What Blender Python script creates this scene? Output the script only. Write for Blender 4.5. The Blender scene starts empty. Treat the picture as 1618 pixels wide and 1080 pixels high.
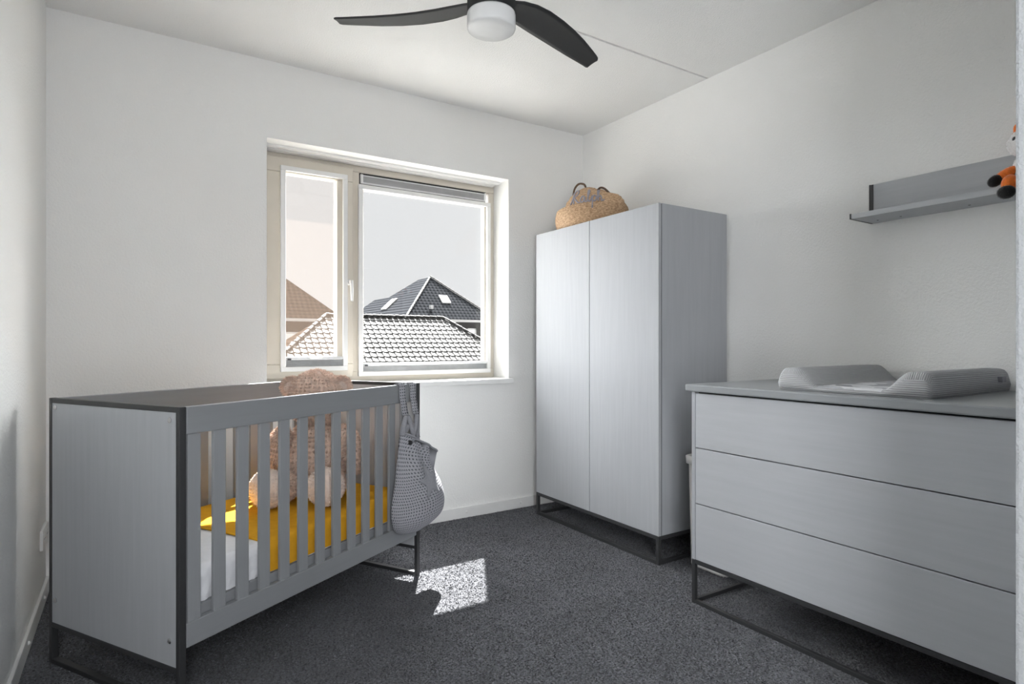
import bpy, bmesh, math, random
import numpy as np
from mathutils import Vector, Matrix, noise
from mathutils.bvhtree import BVHTree

scene = bpy.context.scene
COL = scene.collection
random.seed(7)

# ------------------------------------------------------------------ camera
CAM = Vector((-2.7421, -3.3464, 1.1056))
YAW = math.radians(57.4575)                     # angle from the view axis to the window wall
cam_d = bpy.data.cameras.new('camera')
cam_d.sensor_width = 36.0
cam_d.lens = 940.32 * 36.0 / 1618.0
cam_d.shift_y = 1.8 / 1618.0
cam_d.clip_start = 0.02
cam_d.clip_end = 500
cam = bpy.data.objects.new('camera', cam_d)
COL.objects.link(cam)
cam.location = CAM
cam.rotation_euler = (math.pi / 2, 0, YAW - math.pi / 2)
scene.camera = cam

# ------------------------------------------------------------------ sky, sun, lights, exposure
scene.view_settings.view_transform = 'Standard'
scene.view_settings.look = 'None'
scene.view_settings.exposure = 0.0
scene.view_settings.gamma = 1.0
scene.view_settings.use_curve_mapping = False

SKY_STRENGTH = 0.84
SUN_STRENGTH = 40.0
FILL_SUN_STRENGTH = 42.0
REAR_FILL_POWER = 88.0

world = bpy.data.worlds.new('world')
scene.world = world
world.use_nodes = True
wn = world.node_tree.nodes
wn['Background'].inputs['Color'].default_value = (0.985, 0.99, 1.0, 1)
wn['Background'].inputs['Strength'].default_value = SKY_STRENGTH


def light_dir(ob, to_light):
    ob.rotation_euler = Vector(to_light).to_track_quat('Z', 'Y').to_euler()


SUN_K = 1.332                                   # rise of the sun per metre of depth
SUN_TO = Vector((0.547, 1.0, SUN_K)).normalized()
sd = bpy.data.lights.new('sun', 'SUN')
sd.energy = SUN_STRENGTH
sd.angle = math.radians(0.53)
sd.color = (1.0, 0.97, 0.93)
sun = bpy.data.objects.new('sun', sd)
COL.objects.link(sun)
sun.location = (8, 12, 14)
light_dir(sun, SUN_TO)
# wide sun lamp added to fill the room through the window
hd = bpy.data.lights.new('wide_fill_sun', 'SUN')
hd.energy = FILL_SUN_STRENGTH
hd.angle = math.radians(110)
hd.color = (0.97, 0.985, 1.0)
fill_sun = bpy.data.objects.new('wide_fill_sun', hd)
COL.objects.link(fill_sun)
fill_sun.location = (9, 14, 12)
light_dir(fill_sun, (0.28, 1.0, 0.40))
# area lamp added out of view behind the camera as fill
ld = bpy.data.lights.new('rear_fill', 'AREA')
ld.shape = 'RECTANGLE'
ld.size, ld.size_y = 0.9, 2.2
ld.energy = REAR_FILL_POWER
ld.color = (0.97, 0.98, 1.0)
rear_lamp = bpy.data.objects.new('rear_fill', ld)
COL.objects.link(rear_lamp)
rear_lamp.location = (-2.98, -4.2, 1.35)
light_dir(rear_lamp, (-0.82, -0.57, 0))


# ------------------------------------------------------------------ materials
def new_mat(name):
    m = bpy.data.materials.new(name)
    m.use_nodes = True
    nt = m.node_tree
    return m, nt, nt.nodes['Principled BSDF']


def add(nt, typ, **kw):
    n = nt.nodes.new(typ)
    for k, v in kw.items():
        setattr(n, k, v)
    return n


def coords(nt, scale=(1, 1, 1), kind='Object'):
    tc = add(nt, 'ShaderNodeTexCoord')
    mp = add(nt, 'ShaderNodeMapping')
    mp.inputs['Scale'].default_value = scale
    nt.links.new(tc.outputs[kind], mp.inputs['Vector'])
    return mp.outputs['Vector']


def noise_tex(nt, vec, scale, detail=4, rough=0.5):
    n = add(nt, 'ShaderNodeTexNoise')
    n.inputs['Scale'].default_value = scale
    n.inputs['Detail'].default_value = detail
    n.inputs['Roughness'].default_value = rough
    nt.links.new(vec, n.inputs['Vector'])
    return n.outputs['Fac']


def bump(nt, bsdf, height, strength=0.3, dist=0.002):
    b = add(nt, 'ShaderNodeBump')
    b.inputs['Strength'].default_value = strength
    b.inputs['Distance'].default_value = dist
    nt.links.new(height, b.inputs['Height'])
    nt.links.new(b.outputs['Normal'], bsdf.inputs['Normal'])


def ramp(nt, fac, c0, c1, p0=0.3, p1=0.7):
    r = add(nt, 'ShaderNodeValToRGB')
    r.color_ramp.elements[0].position = p0
    r.color_ramp.elements[1].position = p1
    r.color_ramp.elements[0].color = (*c0, 1)
    r.color_ramp.elements[1].color = (*c1, 1)
    nt.links.new(fac, r.inputs['Fac'])
    return r.outputs['Color']


def plain(name, col, rough=0.5, metal=0.0, var=0.06, nscale=30, bstr=0.08, bdist=0.001, spec=0.5, scale=(1, 1, 1)):
    m, nt, b = new_mat(name)
    v = coords(nt, scale)
    f = noise_tex(nt, v, nscale, 4)
    c0 = [max(0, c * (1 - var)) for c in col]
    c1 = [min(1, c * (1 + var)) for c in col]
    nt.links.new(ramp(nt, f, c0, c1), b.inputs['Base Color'])
    b.inputs['Roughness'].default_value = rough
    b.inputs['Metallic'].default_value = metal
    b.inputs['Specular IOR Level'].default_value = spec
    if bstr:
        bump(nt, b, f, bstr, bdist)
    if 'plush' in name:
        b.inputs['Sheen Weight'].default_value = 0.6
        b.inputs['Sheen Roughness'].default_value = 0.4
    return m


def plaster(name, col, scale, strength, dist):
    m, nt, b = new_mat(name)
    v = coords(nt)
    f1 = noise_tex(nt, v, scale, 5, 0.6)
    f2 = noise_tex(nt, v, 3.0, 2)
    nt.links.new(ramp(nt, f2, [c * 0.985 for c in col], col), b.inputs['Base Color'])
    b.inputs['Roughness'].default_value = 0.9
    b.inputs['Specular IOR Level'].default_value = 0.15
    bump(nt, b, f1, strength, dist)
    return m


def carpet_mat():
    m, nt, b = new_mat('dark_grey_carpet')
    v = coords(nt)
    vor = add(nt, 'ShaderNodeTexVoronoi')
    vor.inputs['Scale'].default_value = 120
    nt.links.new(v, vor.inputs['Vector'])
    n1 = noise_tex(nt, v, 120, 4, 0.8)
    n2 = noise_tex(nt, v, 5, 3)
    mix = add(nt, 'ShaderNodeMath', operation='MULTIPLY')
    nt.links.new(vor.outputs['Distance'], mix.inputs[0])
    nt.links.new(n1, mix.inputs[1])
    col = ramp(nt, n1, (0.016, 0.018, 0.022), (0.205, 0.213, 0.240), 0.40, 0.64)
    col2 = ramp(nt, n2, (0.85, 0.85, 0.85), (1.1, 1.1, 1.1), 0.35, 0.65)
    mul = add(nt, 'ShaderNodeMix', data_type='RGBA', blend_type='MULTIPLY')
    mul.inputs['Factor'].default_value = 1.0
    nt.links.new(col, mul.inputs['A'])
    nt.links.new(col2, mul.inputs['B'])
    nt.links.new(mul.outputs['Result'], b.inputs['Base Color'])
    b.inputs['Roughness'].default_value = 1.0
    b.inputs['Specular IOR Level'].default_value = 0.05
    b.inputs['Sheen Weight'].default_value = 0.25
    b.inputs['Sheen Roughness'].default_value = 0.6
    bump(nt, b, n1, 0.8, 0.009)
    return m


def painted_wood(name, col, rough, grain, spec=0.30):
    m, nt, b = new_mat(name)
    v = coords(nt, grain)
    f = noise_tex(nt, v, 6, 5, 0.6)
    nt.links.new(ramp(nt, f, [c * 0.96 for c in col], [c * 1.03 for c in col]), b.inputs['Base Color'])
    b.inputs['Roughness'].default_value = rough
    b.inputs['Specular IOR Level'].default_value = spec
    bump(nt, b, f, 0.22, 0.0012)
    return m


def pane_mat():
    m, nt, b = new_mat('clear_glass_pane')
    out = nt.nodes['Material Output']
    nt.nodes.remove(b)
    tr = add(nt, 'ShaderNodeBsdfTransparent')
    tr.inputs['Color'].default_value = (0.985, 0.99, 0.99, 1)
    gl = add(nt, 'ShaderNodeBsdfGlossy')
    gl.inputs['Roughness'].default_value = 0.02
    lw = add(nt, 'ShaderNodeLayerWeight')
    lw.inputs['Blend'].default_value = 0.5
    pw = add(nt, 'ShaderNodeMath', operation='POWER')
    pw.inputs[1].default_value = 4.0
    nt.links.new(lw.outputs['Facing'], pw.inputs[0])
    fr = add(nt, 'ShaderNodeMath', operation='MULTIPLY_ADD')
    fr.inputs[1].default_value = 0.5
    fr.inputs[2].default_value = 0.02
    nt.links.new(pw.outputs[0], fr.inputs[0])
    mx = add(nt, 'ShaderNodeMixShader')
    nt.links.new(fr.outputs[0], mx.inputs['Fac'])
    nt.links.new(tr.outputs[0], mx.inputs[1])
    nt.links.new(gl.outputs[0], mx.inputs[2])
    nt.links.new(mx.outputs[0], out.inputs['Surface'])
    return m


def tint_veil_mat():
    m, nt, b = new_mat('brown_tint_veil')
    out = nt.nodes['Material Output']
    nt.nodes.remove(b)
    tr = add(nt, 'ShaderNodeBsdfTransparent')
    df = add(nt, 'ShaderNodeBsdfTranslucent')
    df.inputs['Color'].default_value = (0.110, 0.084, 0.066, 1)
    mx = add(nt, 'ShaderNodeMixShader')
    mx.inputs['Fac'].default_value = 0.10
    nt.links.new(tr.outputs[0], mx.inputs[1])
    nt.links.new(df.outputs[0], mx.inputs[2])
    nt.links.new(mx.outputs[0], out.inputs['Surface'])
    return m


def waffle_mat(name, light, dark, cell):
    m, nt, b = new_mat(name)
    tc = add(nt, 'ShaderNodeTexCoord')
    mp = add(nt, 'ShaderNodeMapping')
    k = 2 * math.pi / cell
    mp.inputs['Scale'].default_value = (k, k, k)
    nt.links.new(tc.outputs['UV'], mp.inputs['Vector'])
    sx = add(nt, 'ShaderNodeSeparateXYZ')
    nt.links.new(mp.outputs['Vector'], sx.inputs[0])
    s1 = add(nt, 'ShaderNodeMath', operation='SINE')
    s2 = add(nt, 'ShaderNodeMath', operation='SINE')
    nt.links.new(sx.outputs['X'], s1.inputs[0])
    nt.links.new(sx.outputs['Y'], s2.inputs[0])
    mn = add(nt, 'ShaderNodeMath', operation='MINIMUM')
    nt.links.new(s1.outputs[0], mn.inputs[0])
    nt.links.new(s2.outputs[0], mn.inputs[1])
    nt.links.new(ramp(nt, mn.outputs[0], light, dark, 0.0, 0.35), b.inputs['Base Color'])
    b.inputs['Roughness'].default_value = 0.95
    b.inputs['Specular IOR Level'].default_value = 0.1
    inv = add(nt, 'ShaderNodeMath', operation='MULTIPLY')
    inv.inputs[1].default_value = -1.0
    nt.links.new(mn.outputs[0], inv.inputs[0])
    bump(nt, b, inv.outputs[0], 0.6, 0.003)
    return m


def stripe_mat(name, c0, c1, pitch, axis='X'):
    m, nt, b = new_mat(name)
    tc = add(nt, 'ShaderNodeTexCoord')
    sx = add(nt, 'ShaderNodeSeparateXYZ')
    nt.links.new(tc.outputs['UV'], sx.inputs[0])
    mu = add(nt, 'ShaderNodeMath', operation='MULTIPLY')
    mu.inputs[1].default_value = 2 * math.pi / pitch
    nt.links.new(sx.outputs[axis], mu.inputs[0])
    s = add(nt, 'ShaderNodeMath', operation='SINE')
    nt.links.new(mu.outputs[0], s.inputs[0])
    nt.links.new(ramp(nt, s.outputs[0], c0, c1, 0.2, 0.8), b.inputs['Base Color'])
    b.inputs['Roughness'].default_value = 0.95
    b.inputs['Specular IOR Level'].default_value = 0.1
    bump(nt, b, s.outputs[0], 0.5, 0.0015)
    return m


def print_mat():
    m, nt, b = new_mat('white_and_grey_printed_cotton')
    v = coords(nt, (1, 1, 1))
    f = noise_tex(nt, v, 13, 2, 0.4)
    r = add(nt, 'ShaderNodeValToRGB')
    r.color_ramp.interpolation = 'CONSTANT'
    r.color_ramp.elements[0].color = (0.44, 0.45, 0.48, 1)
    r.color_ramp.elements[1].position = 0.5
    r.color_ramp.elements[1].color = (0.78, 0.79, 0.81, 1)
    nt.links.new(f, r.inputs['Fac'])
    nt.links.new(r.outputs['Color'], b.inputs['Base Color'])
    b.inputs['Roughness'].default_value = 0.9
    return m


def coil_mat():
    m, nt, b = new_mat('woven_seagrass')
    v = coords(nt)
    sx = add(nt, 'ShaderNodeSeparateXYZ')
    nt.links.new(v, sx.inputs[0])
    n = noise_tex(nt, coords(nt, (1, 1, 2.2)), 70, 3, 0.7)
    col = ramp(nt, n, (0.30, 0.17, 0.085), (0.74, 0.52, 0.33), 0.32, 0.68)
    nt.links.new(col, b.inputs['Base Color'])
    b.inputs['Roughness'].default_value = 0.8
    bump(nt, b, n, 0.7, 0.006)
    return m


def roof_mat(name, c0, c1, across, courses, rough, axis='X'):
    """distant tiled roof: rolls along the slope and course lines across it (UV in metres)"""
    m, nt, b = new_mat(name)
    tc = add(nt, 'ShaderNodeTexCoord')
    sx = add(nt, 'ShaderNodeSeparateXYZ')
    nt.links.new(tc.outputs['UV'], sx.inputs[0])

    def saw(sock, pitch):
        d = add(nt, 'ShaderNodeMath', operation='DIVIDE')
        d.inputs[1].default_value = pitch
        nt.links.new(sock, d.inputs[0])
        f = add(nt, 'ShaderNodeMath', operation='FRACT')
        nt.links.new(d.outputs[0], f.inputs[0])
        return f.outputs[0]
    u, w = saw(sx.outputs['X'], across), saw(sx.outputs['Y'], courses)
    pu = add(nt, 'ShaderNodeMath', operation='PINGPONG')
    pu.inputs[1].default_value = 0.5
    nt.links.new(u, pu.inputs[0])
    a = add(nt, 'ShaderNodeMath', operation='MULTIPLY_ADD')
    a.inputs[1].default_value = 1.2
    nt.links.new(pu.outputs[0], a.inputs[0])
    nt.links.new(w, a.inputs[2])
    nt.links.new(ramp(nt, a.outputs[0], c0, c1, 0.25, 1.2), b.inputs['Base Color'])
    b.inputs['Roughness'].default_value = rough
    b.inputs['Specular IOR Level'].default_value = 0.0
    bump(nt, b, a.outputs[0], 0.6, 0.05)
    return m


M = {}
M['wall'] = plaster('white_stucco_wall', (0.88, 0.88, 0.865), 95, 0.55, 0.006)
M['wall_toned_down'] = plaster('toned_down_stucco_wall', (0.42, 0.435, 0.45), 95, 0.7, 0.008)  # stucco darkened in its colour against burning out under the rear fill
M['ceiling'] = plaster('white_spray_plaster_ceiling', (0.88, 0.88, 0.87), 130, 0.65, 0.006)
M['white_paint'] = plain('white_paint', (0.82, 0.82, 0.81), 0.4, var=0.01)
M['carpet'] = carpet_mat()
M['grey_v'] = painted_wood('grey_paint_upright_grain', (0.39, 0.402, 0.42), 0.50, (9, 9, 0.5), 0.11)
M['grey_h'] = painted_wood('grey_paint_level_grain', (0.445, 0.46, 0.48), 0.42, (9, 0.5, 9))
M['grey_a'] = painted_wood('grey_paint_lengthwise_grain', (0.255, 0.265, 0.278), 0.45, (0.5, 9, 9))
M['grey_slat_shaded'] = painted_wood('grey_paint_slat_shaded', (0.275, 0.286, 0.298), 0.45, (9, 9, 0.5), 0.25)  # crib grey darkened in the colour to stand in for shade on slats
M['grey_end_lit'] = painted_wood('grey_paint_end_panel_lit', (0.43, 0.445, 0.465), 0.46, (9, 9, 0.5), 0.2)  # crib grey lightened in the colour to stand in for light here
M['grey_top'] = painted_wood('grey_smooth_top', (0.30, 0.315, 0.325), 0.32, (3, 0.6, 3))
M['dark_metal'] = plain('charcoal_powder_coated_steel', (0.035, 0.036, 0.038), 0.45, 0.0, nscale=300, bstr=0.05)
M['gap'] = plain('shadow_gap_black', (0.02, 0.02, 0.02), 0.9, bstr=0)
M['chrome'] = plain('bright_steel', (0.7, 0.7, 0.7), 0.25, 1.0, bstr=0)
M['cream'] = plain('cream_window_paint', (0.66, 0.61, 0.53), 0.45, var=0.02, nscale=12)
M['pvc'] = plain('white_plastic', (0.80, 0.80, 0.79), 0.35, var=0.01)
M['pane'] = pane_mat()
M['mesh'] = tint_veil_mat()
M['blind_fabric'] = plain('grey_pleated_fabric', (0.70, 0.71, 0.72), 0.8)
M['alu'] = plain('pale_aluminium', (0.72, 0.73, 0.74), 0.35, 0.3)
M['vent'] = plain('vent_grey', (0.45, 0.45, 0.46), 0.5)
M['black'] = plain('black_plastic', (0.015, 0.015, 0.016), 0.5)
M['fan'] = plain('matt_black_fan', (0.018, 0.019, 0.020), 0.55, nscale=60)
M['diffuser'] = plain('opal_diffuser', (0.82, 0.83, 0.83), 0.3, var=0.01, bstr=0)
M['sheet_white'] = plain('white_cotton_sheet', (0.80, 0.81, 0.84), 0.95, var=0.02, nscale=60, bstr=0.25, bdist=0.003, spec=0.1)
M['sheet_yellow'] = plain('ochre_yellow_cotton', (0.72, 0.37, 0.025), 0.95, var=0.05, nscale=40, bstr=0.25, bdist=0.003, spec=0.1)
M['fur'] = plain('pink_beige_plush', (0.76, 0.58, 0.48), 0.95, var=0.15, nscale=40, bstr=0.5, bdist=0.01, spec=0.1)
M['fur_light'] = plain('pale_plush', (0.84, 0.71, 0.63), 0.95, var=0.08, nscale=40, bstr=0.5, bdist=0.01, spec=0.1)
M['waffle'] = waffle_mat('grey_waffle_cotton', (0.43, 0.435, 0.47), (0.13, 0.132, 0.15), 0.0135)
M['grey_cotton'] = plain('smooth_grey_cotton', (0.31, 0.315, 0.34), 0.95, nscale=120, bstr=0.2, spec=0.1)
M['rib'] = stripe_mat('grey_ribbed_jersey', (0.38, 0.385, 0.395), (0.52, 0.525, 0.535), 0.0062)
M['print'] = print_mat()
M['basket'] = coil_mat()
M['cord'] = plain('dark_braided_grass', (0.10, 0.06, 0.035), 0.8, var=0.4, nscale=200, bstr=0.5)
M['yarn'] = plain('grey_knitted_yarn', (0.33, 0.32, 0.36), 0.9, var=0.25, nscale=300, bstr=0.6)
M['orange'] = plain('orange_plush', (0.80, 0.20, 0.04), 0.95, var=0.12, nscale=120, bstr=0.5, bdist=0.003, spec=0.1)
M['white_plush'] = plain('white_plush', (0.78, 0.77, 0.76), 0.95, var=0.04, nscale=120, bstr=0.5, bdist=0.003, spec=0.1)
M['black_plush'] = plain('black_plush', (0.02, 0.02, 0.02), 0.9, nscale=120, bstr=0.5, bdist=0.003, spec=0.1)
M['bin'] = plain('white_bin_plastic', (0.82, 0.81, 0.78), 0.4, var=0.01)
M['tile'] = plain('glazed_grey_roof_tile', (0.060, 0.057, 0.053), 0.50, var=0.2, nscale=2.0, bstr=0.1, spec=0.25)
M['ridge'] = plain('dark_grey_ridge_tile', (0.030, 0.029, 0.028), 0.6, var=0.2, nscale=3.0, bstr=0.1, spec=0.2)
M['tile_under'] = plain('dark_roof_underlay', (0.05, 0.05, 0.05), 0.9)
M['roof_dark'] = roof_mat('dark_slate_tiled_roof', (0.003, 0.0034, 0.0045), (0.058, 0.061, 0.067), 0.30, 0.34, 0.75)
M['roof_brown'] = roof_mat('brown_tiled_roof', (0.014, 0.010, 0.008), (0.05, 0.036, 0.029), 0.30, 0.34, 0.75)
M['brick_far'] = plain('grey_brick_far', (0.035, 0.034, 0.033), 0.9, nscale=6, spec=0.1)
M['brick_brown'] = plain('brown_brick_far', (0.03, 0.021, 0.017), 0.9, nscale=6, spec=0.1)
M['render_white'] = plain('white_painted_board', (0.45, 0.45, 0.45), 0.5, var=0.02)
M['paving'] = plain('grey_street_paving', (0.32, 0.32, 0.31), 0.9, nscale=2)


# ------------------------------------------------------------------ mesh helpers
def tagt(o, label, cat, group=None):
    o['label'] = label
    o['category'] = cat
    if group:
        o['group'] = group
    return o


def structure(o):
    o['kind'] = 'structure'
    return o


def empty(name, loc=(0, 0, 0), rz=0.0):
    o = bpy.data.objects.new(name, None)
    o.empty_display_size = 0.1
    COL.objects.link(o)
    o.location = loc
    o.rotation_euler = (0, 0, rz)
    return o


def link(name, me, mat=None, parent=None):
    o = bpy.data.objects.new(name, me)
    if mat is not None and not me.materials:
        me.materials.append(mat)
    COL.objects.link(o)
    o.parent = parent
    return o


def box(bm, x0, x1, y0, y1, z0, z1):
    vs = [bm.verts.new(c) for c in ((x0, y0, z0), (x1, y0, z0), (x1, y1, z0), (x0, y1, z0),
                                    (x0, y0, z1), (x1, y0, z1), (x1, y1, z1), (x0, y1, z1))]
    fs = [bm.faces.new([vs[i] for i in f]) for f in ((3, 2, 1, 0), (4, 5, 6, 7), (0, 1, 5, 4), (1, 2, 6, 5), (2, 3, 7, 6), (3, 0, 4, 7))]
    return vs, fs


def to_obj(name, bm, mat, parent=None, bevel=0.0, seg=2, smooth=False):
    if bevel:
        bmesh.ops.bevel(bm, geom=list(bm.edges), offset=bevel, segments=seg, affect='EDGES', profile=0.5, clamp_overlap=True)
    bmesh.ops.recalc_face_normals(bm, faces=list(bm.faces))
    me = bpy.data.meshes.new(name)
    if smooth:
        for f in bm.faces:
            f.smooth = True
    bm.to_mesh(me)
    bm.free()
    return link(name, me, mat, parent)


def boxes(name, lst, mat, parent=None, bevel=0.0, seg=2):
    bm = bmesh.new()
    for b in lst:
        sub = bmesh.new()
        box(sub, *[v for pair in ((min(b[0], b[1]), max(b[0], b[1])), (min(b[2], b[3]), max(b[2], b[3])), (min(b[4], b[5]), max(b[4], b[5]))) for v in pair])
        if bevel:
            bmesh.ops.bevel(sub, geom=list(sub.edges), offset=bevel, segments=seg, affect='EDGES', profile=0.5)
        tmp = bpy.data.meshes.new('tmp')
        sub.to_mesh(tmp)
        sub.free()
        bm.from_mesh(tmp)
        bpy.data.meshes.remove(tmp)
    return to_obj(name, bm, mat, parent)


def tube_into(bm, pts, r, sides=8, closed=False):
    """sweep a circle along points; r a number or list"""
    n = len(pts)
    pts = [Vector(p) for p in pts]
    rings = []
    up = Vector((0.13, 0.21, 0.97))
    for i, p in enumerate(pts):
        a = pts[(i - 1) % n] if (closed or i > 0) else p
        b = pts[(i + 1) % n] if (closed or i < n - 1) else p
        t = (b - a).normalized()
        s = t.cross(up)
        if s.length < 1e-4:
            s = t.cross(Vector((1, 0, 0)))
        s.normalize()
        w = s.cross(t).normalized()
        rr = r[i] if isinstance(r, (list, tuple)) else r
        rings.append([bm.verts.new(p + (s * math.cos(2 * math.pi * k / sides) + w * math.sin(2 * math.pi * k / sides)) * rr) for k in range(sides)])
    rng = range(n) if closed else range(n - 1)
    for i in rng:
        A, B = rings[i], rings[(i + 1) % n]
        for k in range(sides):
            bm.faces.new((A[k], A[(k + 1) % sides], B[(k + 1) % sides], B[k]))
    if not closed:
        bm.faces.new(rings[0][::-1])
        bm.faces.new(rings[-1])


def tube(name, pts, r, mat, parent=None, sides=8, closed=False):
    bm = bmesh.new()
    tube_into(bm, pts, r, sides, closed)
    return to_obj(name, bm, mat, parent, smooth=True)


def lathe(name, prof, mat, parent=None, seg=40, centre=(0, 0, 0), smooth=True):
    """prof: list of (radius, z)"""
    bm = bmesh.new()
    rings = []
    for r, z in prof:
        if r < 1e-6:
            rings.append([bm.verts.new((centre[0], centre[1], centre[2] + z))])
        else:
            rings.append([bm.verts.new((centre[0] + r * math.cos(2 * math.pi * k / seg), centre[1] + r * math.sin(2 * math.pi * k / seg), centre[2] + z)) for k in range(seg)])
    for A, B in zip(rings, rings[1:]):
        for k in range(seg):
            if len(A) == 1 and len(B) == 1:
                continue
            if len(A) == 1:
                bm.faces.new((A[0], B[k], B[(k + 1) % seg]))
            elif len(B) == 1:
                bm.faces.new((A[k], A[(k + 1) % seg], B[0]))
            else:
                bm.faces.new((A[k], A[(k + 1) % seg], B[(k + 1) % seg], B[k]))
    return to_obj(name, bm, mat, parent, smooth=smooth)


def catmull(pts, n=8, closed=False):
    pts = [Vector(p) for p in pts]
    out = []
    m = len(pts)
    for i in range(m if closed else m - 1):
        p0 = pts[(i - 1) % m] if (closed or i > 0) else pts[i]
        p1, p2 = pts[i], pts[(i + 1) % m]
        p3 = pts[(i + 2) % m] if (closed or i + 2 < m) else p2
        for k in range(n):
            t = k / n
            out.append(0.5 * ((2 * p1) + (p2 - p0) * t + (2 * p0 - 5 * p1 + 4 * p2 - p3) * t * t + (3 * p1 - p0 - 3 * p2 + p3) * t ** 3))
    if not closed:
        out.append(pts[-1])
    return out


# ================================================================== THE ROOM
W, H = 3.0654, 2.6
YB = -2.95                       # back wall beside the camera
XE = -1.468                      # its corner, where the entrance recess begins
YD = -6.6                        # far end of the landing
WT = 0.36                        # thickness of the outer wall
OX0, OX1, OZ0, OZ1 = -2.143, -0.634, 0.8735, 2.1916

floor = structure(boxes('floor', [(-W - 0.2, 0.2, YD - 0.2, 0.02, -0.2, 0.0)], M['carpet']))
# cut pile of the carpet: upright tufts over the visible floor
rng = np.random.default_rng(3)
NT = 260000
cx_ = rng.uniform(-W + 0.012, -0.012, NT)
cy_ = rng.uniform(-3.3, -0.012, NT)
ok = ~((cx_ > XE - 0.01) & (cy_ < YB + 0.012))
cx_, cy_ = cx_[ok], cy_[ok]
NT = len(cx_)
an = rng.uniform(0, 2 * np.pi, NT)
hw_ = rng.uniform(0.0018, 0.0034, NT)
ht = rng.uniform(0.0015, 0.0045, NT)
lx, ly = rng.normal(0, 0.005, NT), rng.normal(0, 0.005, NT)
tv_ = np.empty((NT, 4, 3), np.float32)
for k_, (sg, tp, wk) in enumerate(((-1, 0, 1.0), (1, 0, 1.0), (1, 1, 0.55), (-1, 1, 0.55))):
    tv_[:, k_, 0] = cx_ + sg * wk * hw_ * np.cos(an) + tp * lx
    tv_[:, k_, 1] = cy_ + sg * wk * hw_ * np.sin(an) + tp * ly
    tv_[:, k_, 2] = tp * ht
pm = bpy.data.meshes.new('carpet_pile')
pm.vertices.add(NT * 4)
pm.vertices.foreach_set('co', tv_.ravel())
pm.loops.add(NT * 4)
pm.loops.foreach_set('vertex_index', np.arange(NT * 4, dtype=np.int32))
pm.polygons.add(NT)
pm.polygons.foreach_set('loop_start', np.arange(0, NT * 4, 4, dtype=np.int32))
pm.update(calc_edges=True)
pile = link('carpet_pile', pm, M['carpet'], floor)
pile['kind'] = 'stuff'
# ceiling of two slabs with a recessed joint between them
JY = -1.105
ceil = structure(boxes('ceiling', [(-W - 0.2, 0.2, JY + 0.007, WT, H, H + 0.2), (-W - 0.2, 0.2, YD - 0.2, JY - 0.007, H, H + 0.2),
                                   (-W - 0.2, 0.2, JY - 0.007, JY + 0.007, H + 0.012, H + 0.2)], M['ceiling']))
wall_window = structure(boxes('wall_window', [(-W - 0.2, OX0, 0, WT, -0.2, H), (OX1, 0.2, 0, WT, -0.2, H),
                                              (OX0, OX1, 0, WT, OZ1, H), (OX0, OX1, 0, WT, -0.2, OZ0 - 0.02)], M['wall']))
wall_left = structure(boxes('wall_left', [(-W - 0.2, -W, YD - 0.2, 0, -0.2, H)], M['wall']))
wall_right = structure(boxes('wall_right', [(0, 0.2, YB, 0, -0.2, H)], M['wall']))
wall_back = structure(boxes('wall_back', [(XE, 0.2, YD - 0.2, YB, -0.2, H)], M['wall_toned_down'], bevel=0.006))
wall_entrance = structure(boxes('wall_entrance', [(-W, XE, YD - 0.2, YD, 0, H)], M['wall']))


def baseboard(name, lst, caps):
    o = structure(boxes(name, lst, M['white_paint'], bevel=0.003))
    for c, nrm in caps:
        bm = bmesh.new()
        bmesh.ops.create_uvsphere(bm, u_segments=10, v_segments=6, radius=0.0075, matrix=Matrix.Translation(c))
        cap = to_obj('screw_cap', bm, M['pvc'], o, smooth=True)
    return o


baseboard('baseboard_window', [(-W + 0.012, -0.012, -0.012, 0, 0, 0.07)],
          [((-0.955, -0.0125, 0.038), 0), ((-0.544, -0.0125, 0.038), 0), ((-2.3, -0.0125, 0.038), 0)])
baseboard('baseboard_left', [(-W, -W + 0.012, YD, 0, 0, 0.07)],
          [((-W + 0.0125, -0.19, 0.040), 0), ((-W + 0.0125, -0.645, 0.042), 0)])
baseboard('baseboard_right', [(-0.012, 0, YB, 0, 0, 0.07)], [])
baseboard('baseboard_back', [(XE + 0.01, -0.012, YB, YB + 0.012, 0, 0.07)], [])

# eave of the house above the window
structure(boxes('trim_1', [(-6, 3, WT, 0.70, 2.44, 2.62)], M['render_white']))

# ------------------------------------------------------------------ window
FY = 0.19                                       # inner face of the fixed frame
win = structure(empty('window_1', ((OX0 + OX1) / 2, FY, OZ0)))
WO = Vector(win.location)


def wbox(name, lst, mat, parent=win, bevel=0.003):
    o = boxes(name, [(b[0] - WO.x, b[1] - WO.x, b[2] - WO.y, b[3] - WO.y, b[4] - WO.z, b[5] - WO.z) for b in lst], mat, parent, bevel)
    return o


def ring(x0, x1, z0, z1, w, y0, y1, wb=None, wt=None):
    wb = w if wb is None else wb
    wt = w if wt is None else wt
    return [(x0, x1, y0, y1, z1 - wt, z1), (x0, x1, y0, y1, z0, z0 + wb), (x0, x0 + w, y0, y1, z0 + wb, z1 - wt), (x1 - w, x1, y0, y1, z0 + wb, z1 - wt)]


ZB = 0.868
wbox('fixed_frame', [(OX0, OX1, FY, 0.27, 2.138, OZ1), (OX0, OX1, FY, 0.27, ZB, 0.935), (OX0, -2.085, FY, 0.27, 0.935, 2.138),
                     (-0.675, OX1, FY, 0.27, 0.935, 2.138)], M['cream'], bevel=0.004)
wbox('mullion', [(-1.645, -1.583, FY, 0.27, 0.935, 2.138)], M['cream'])
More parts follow.
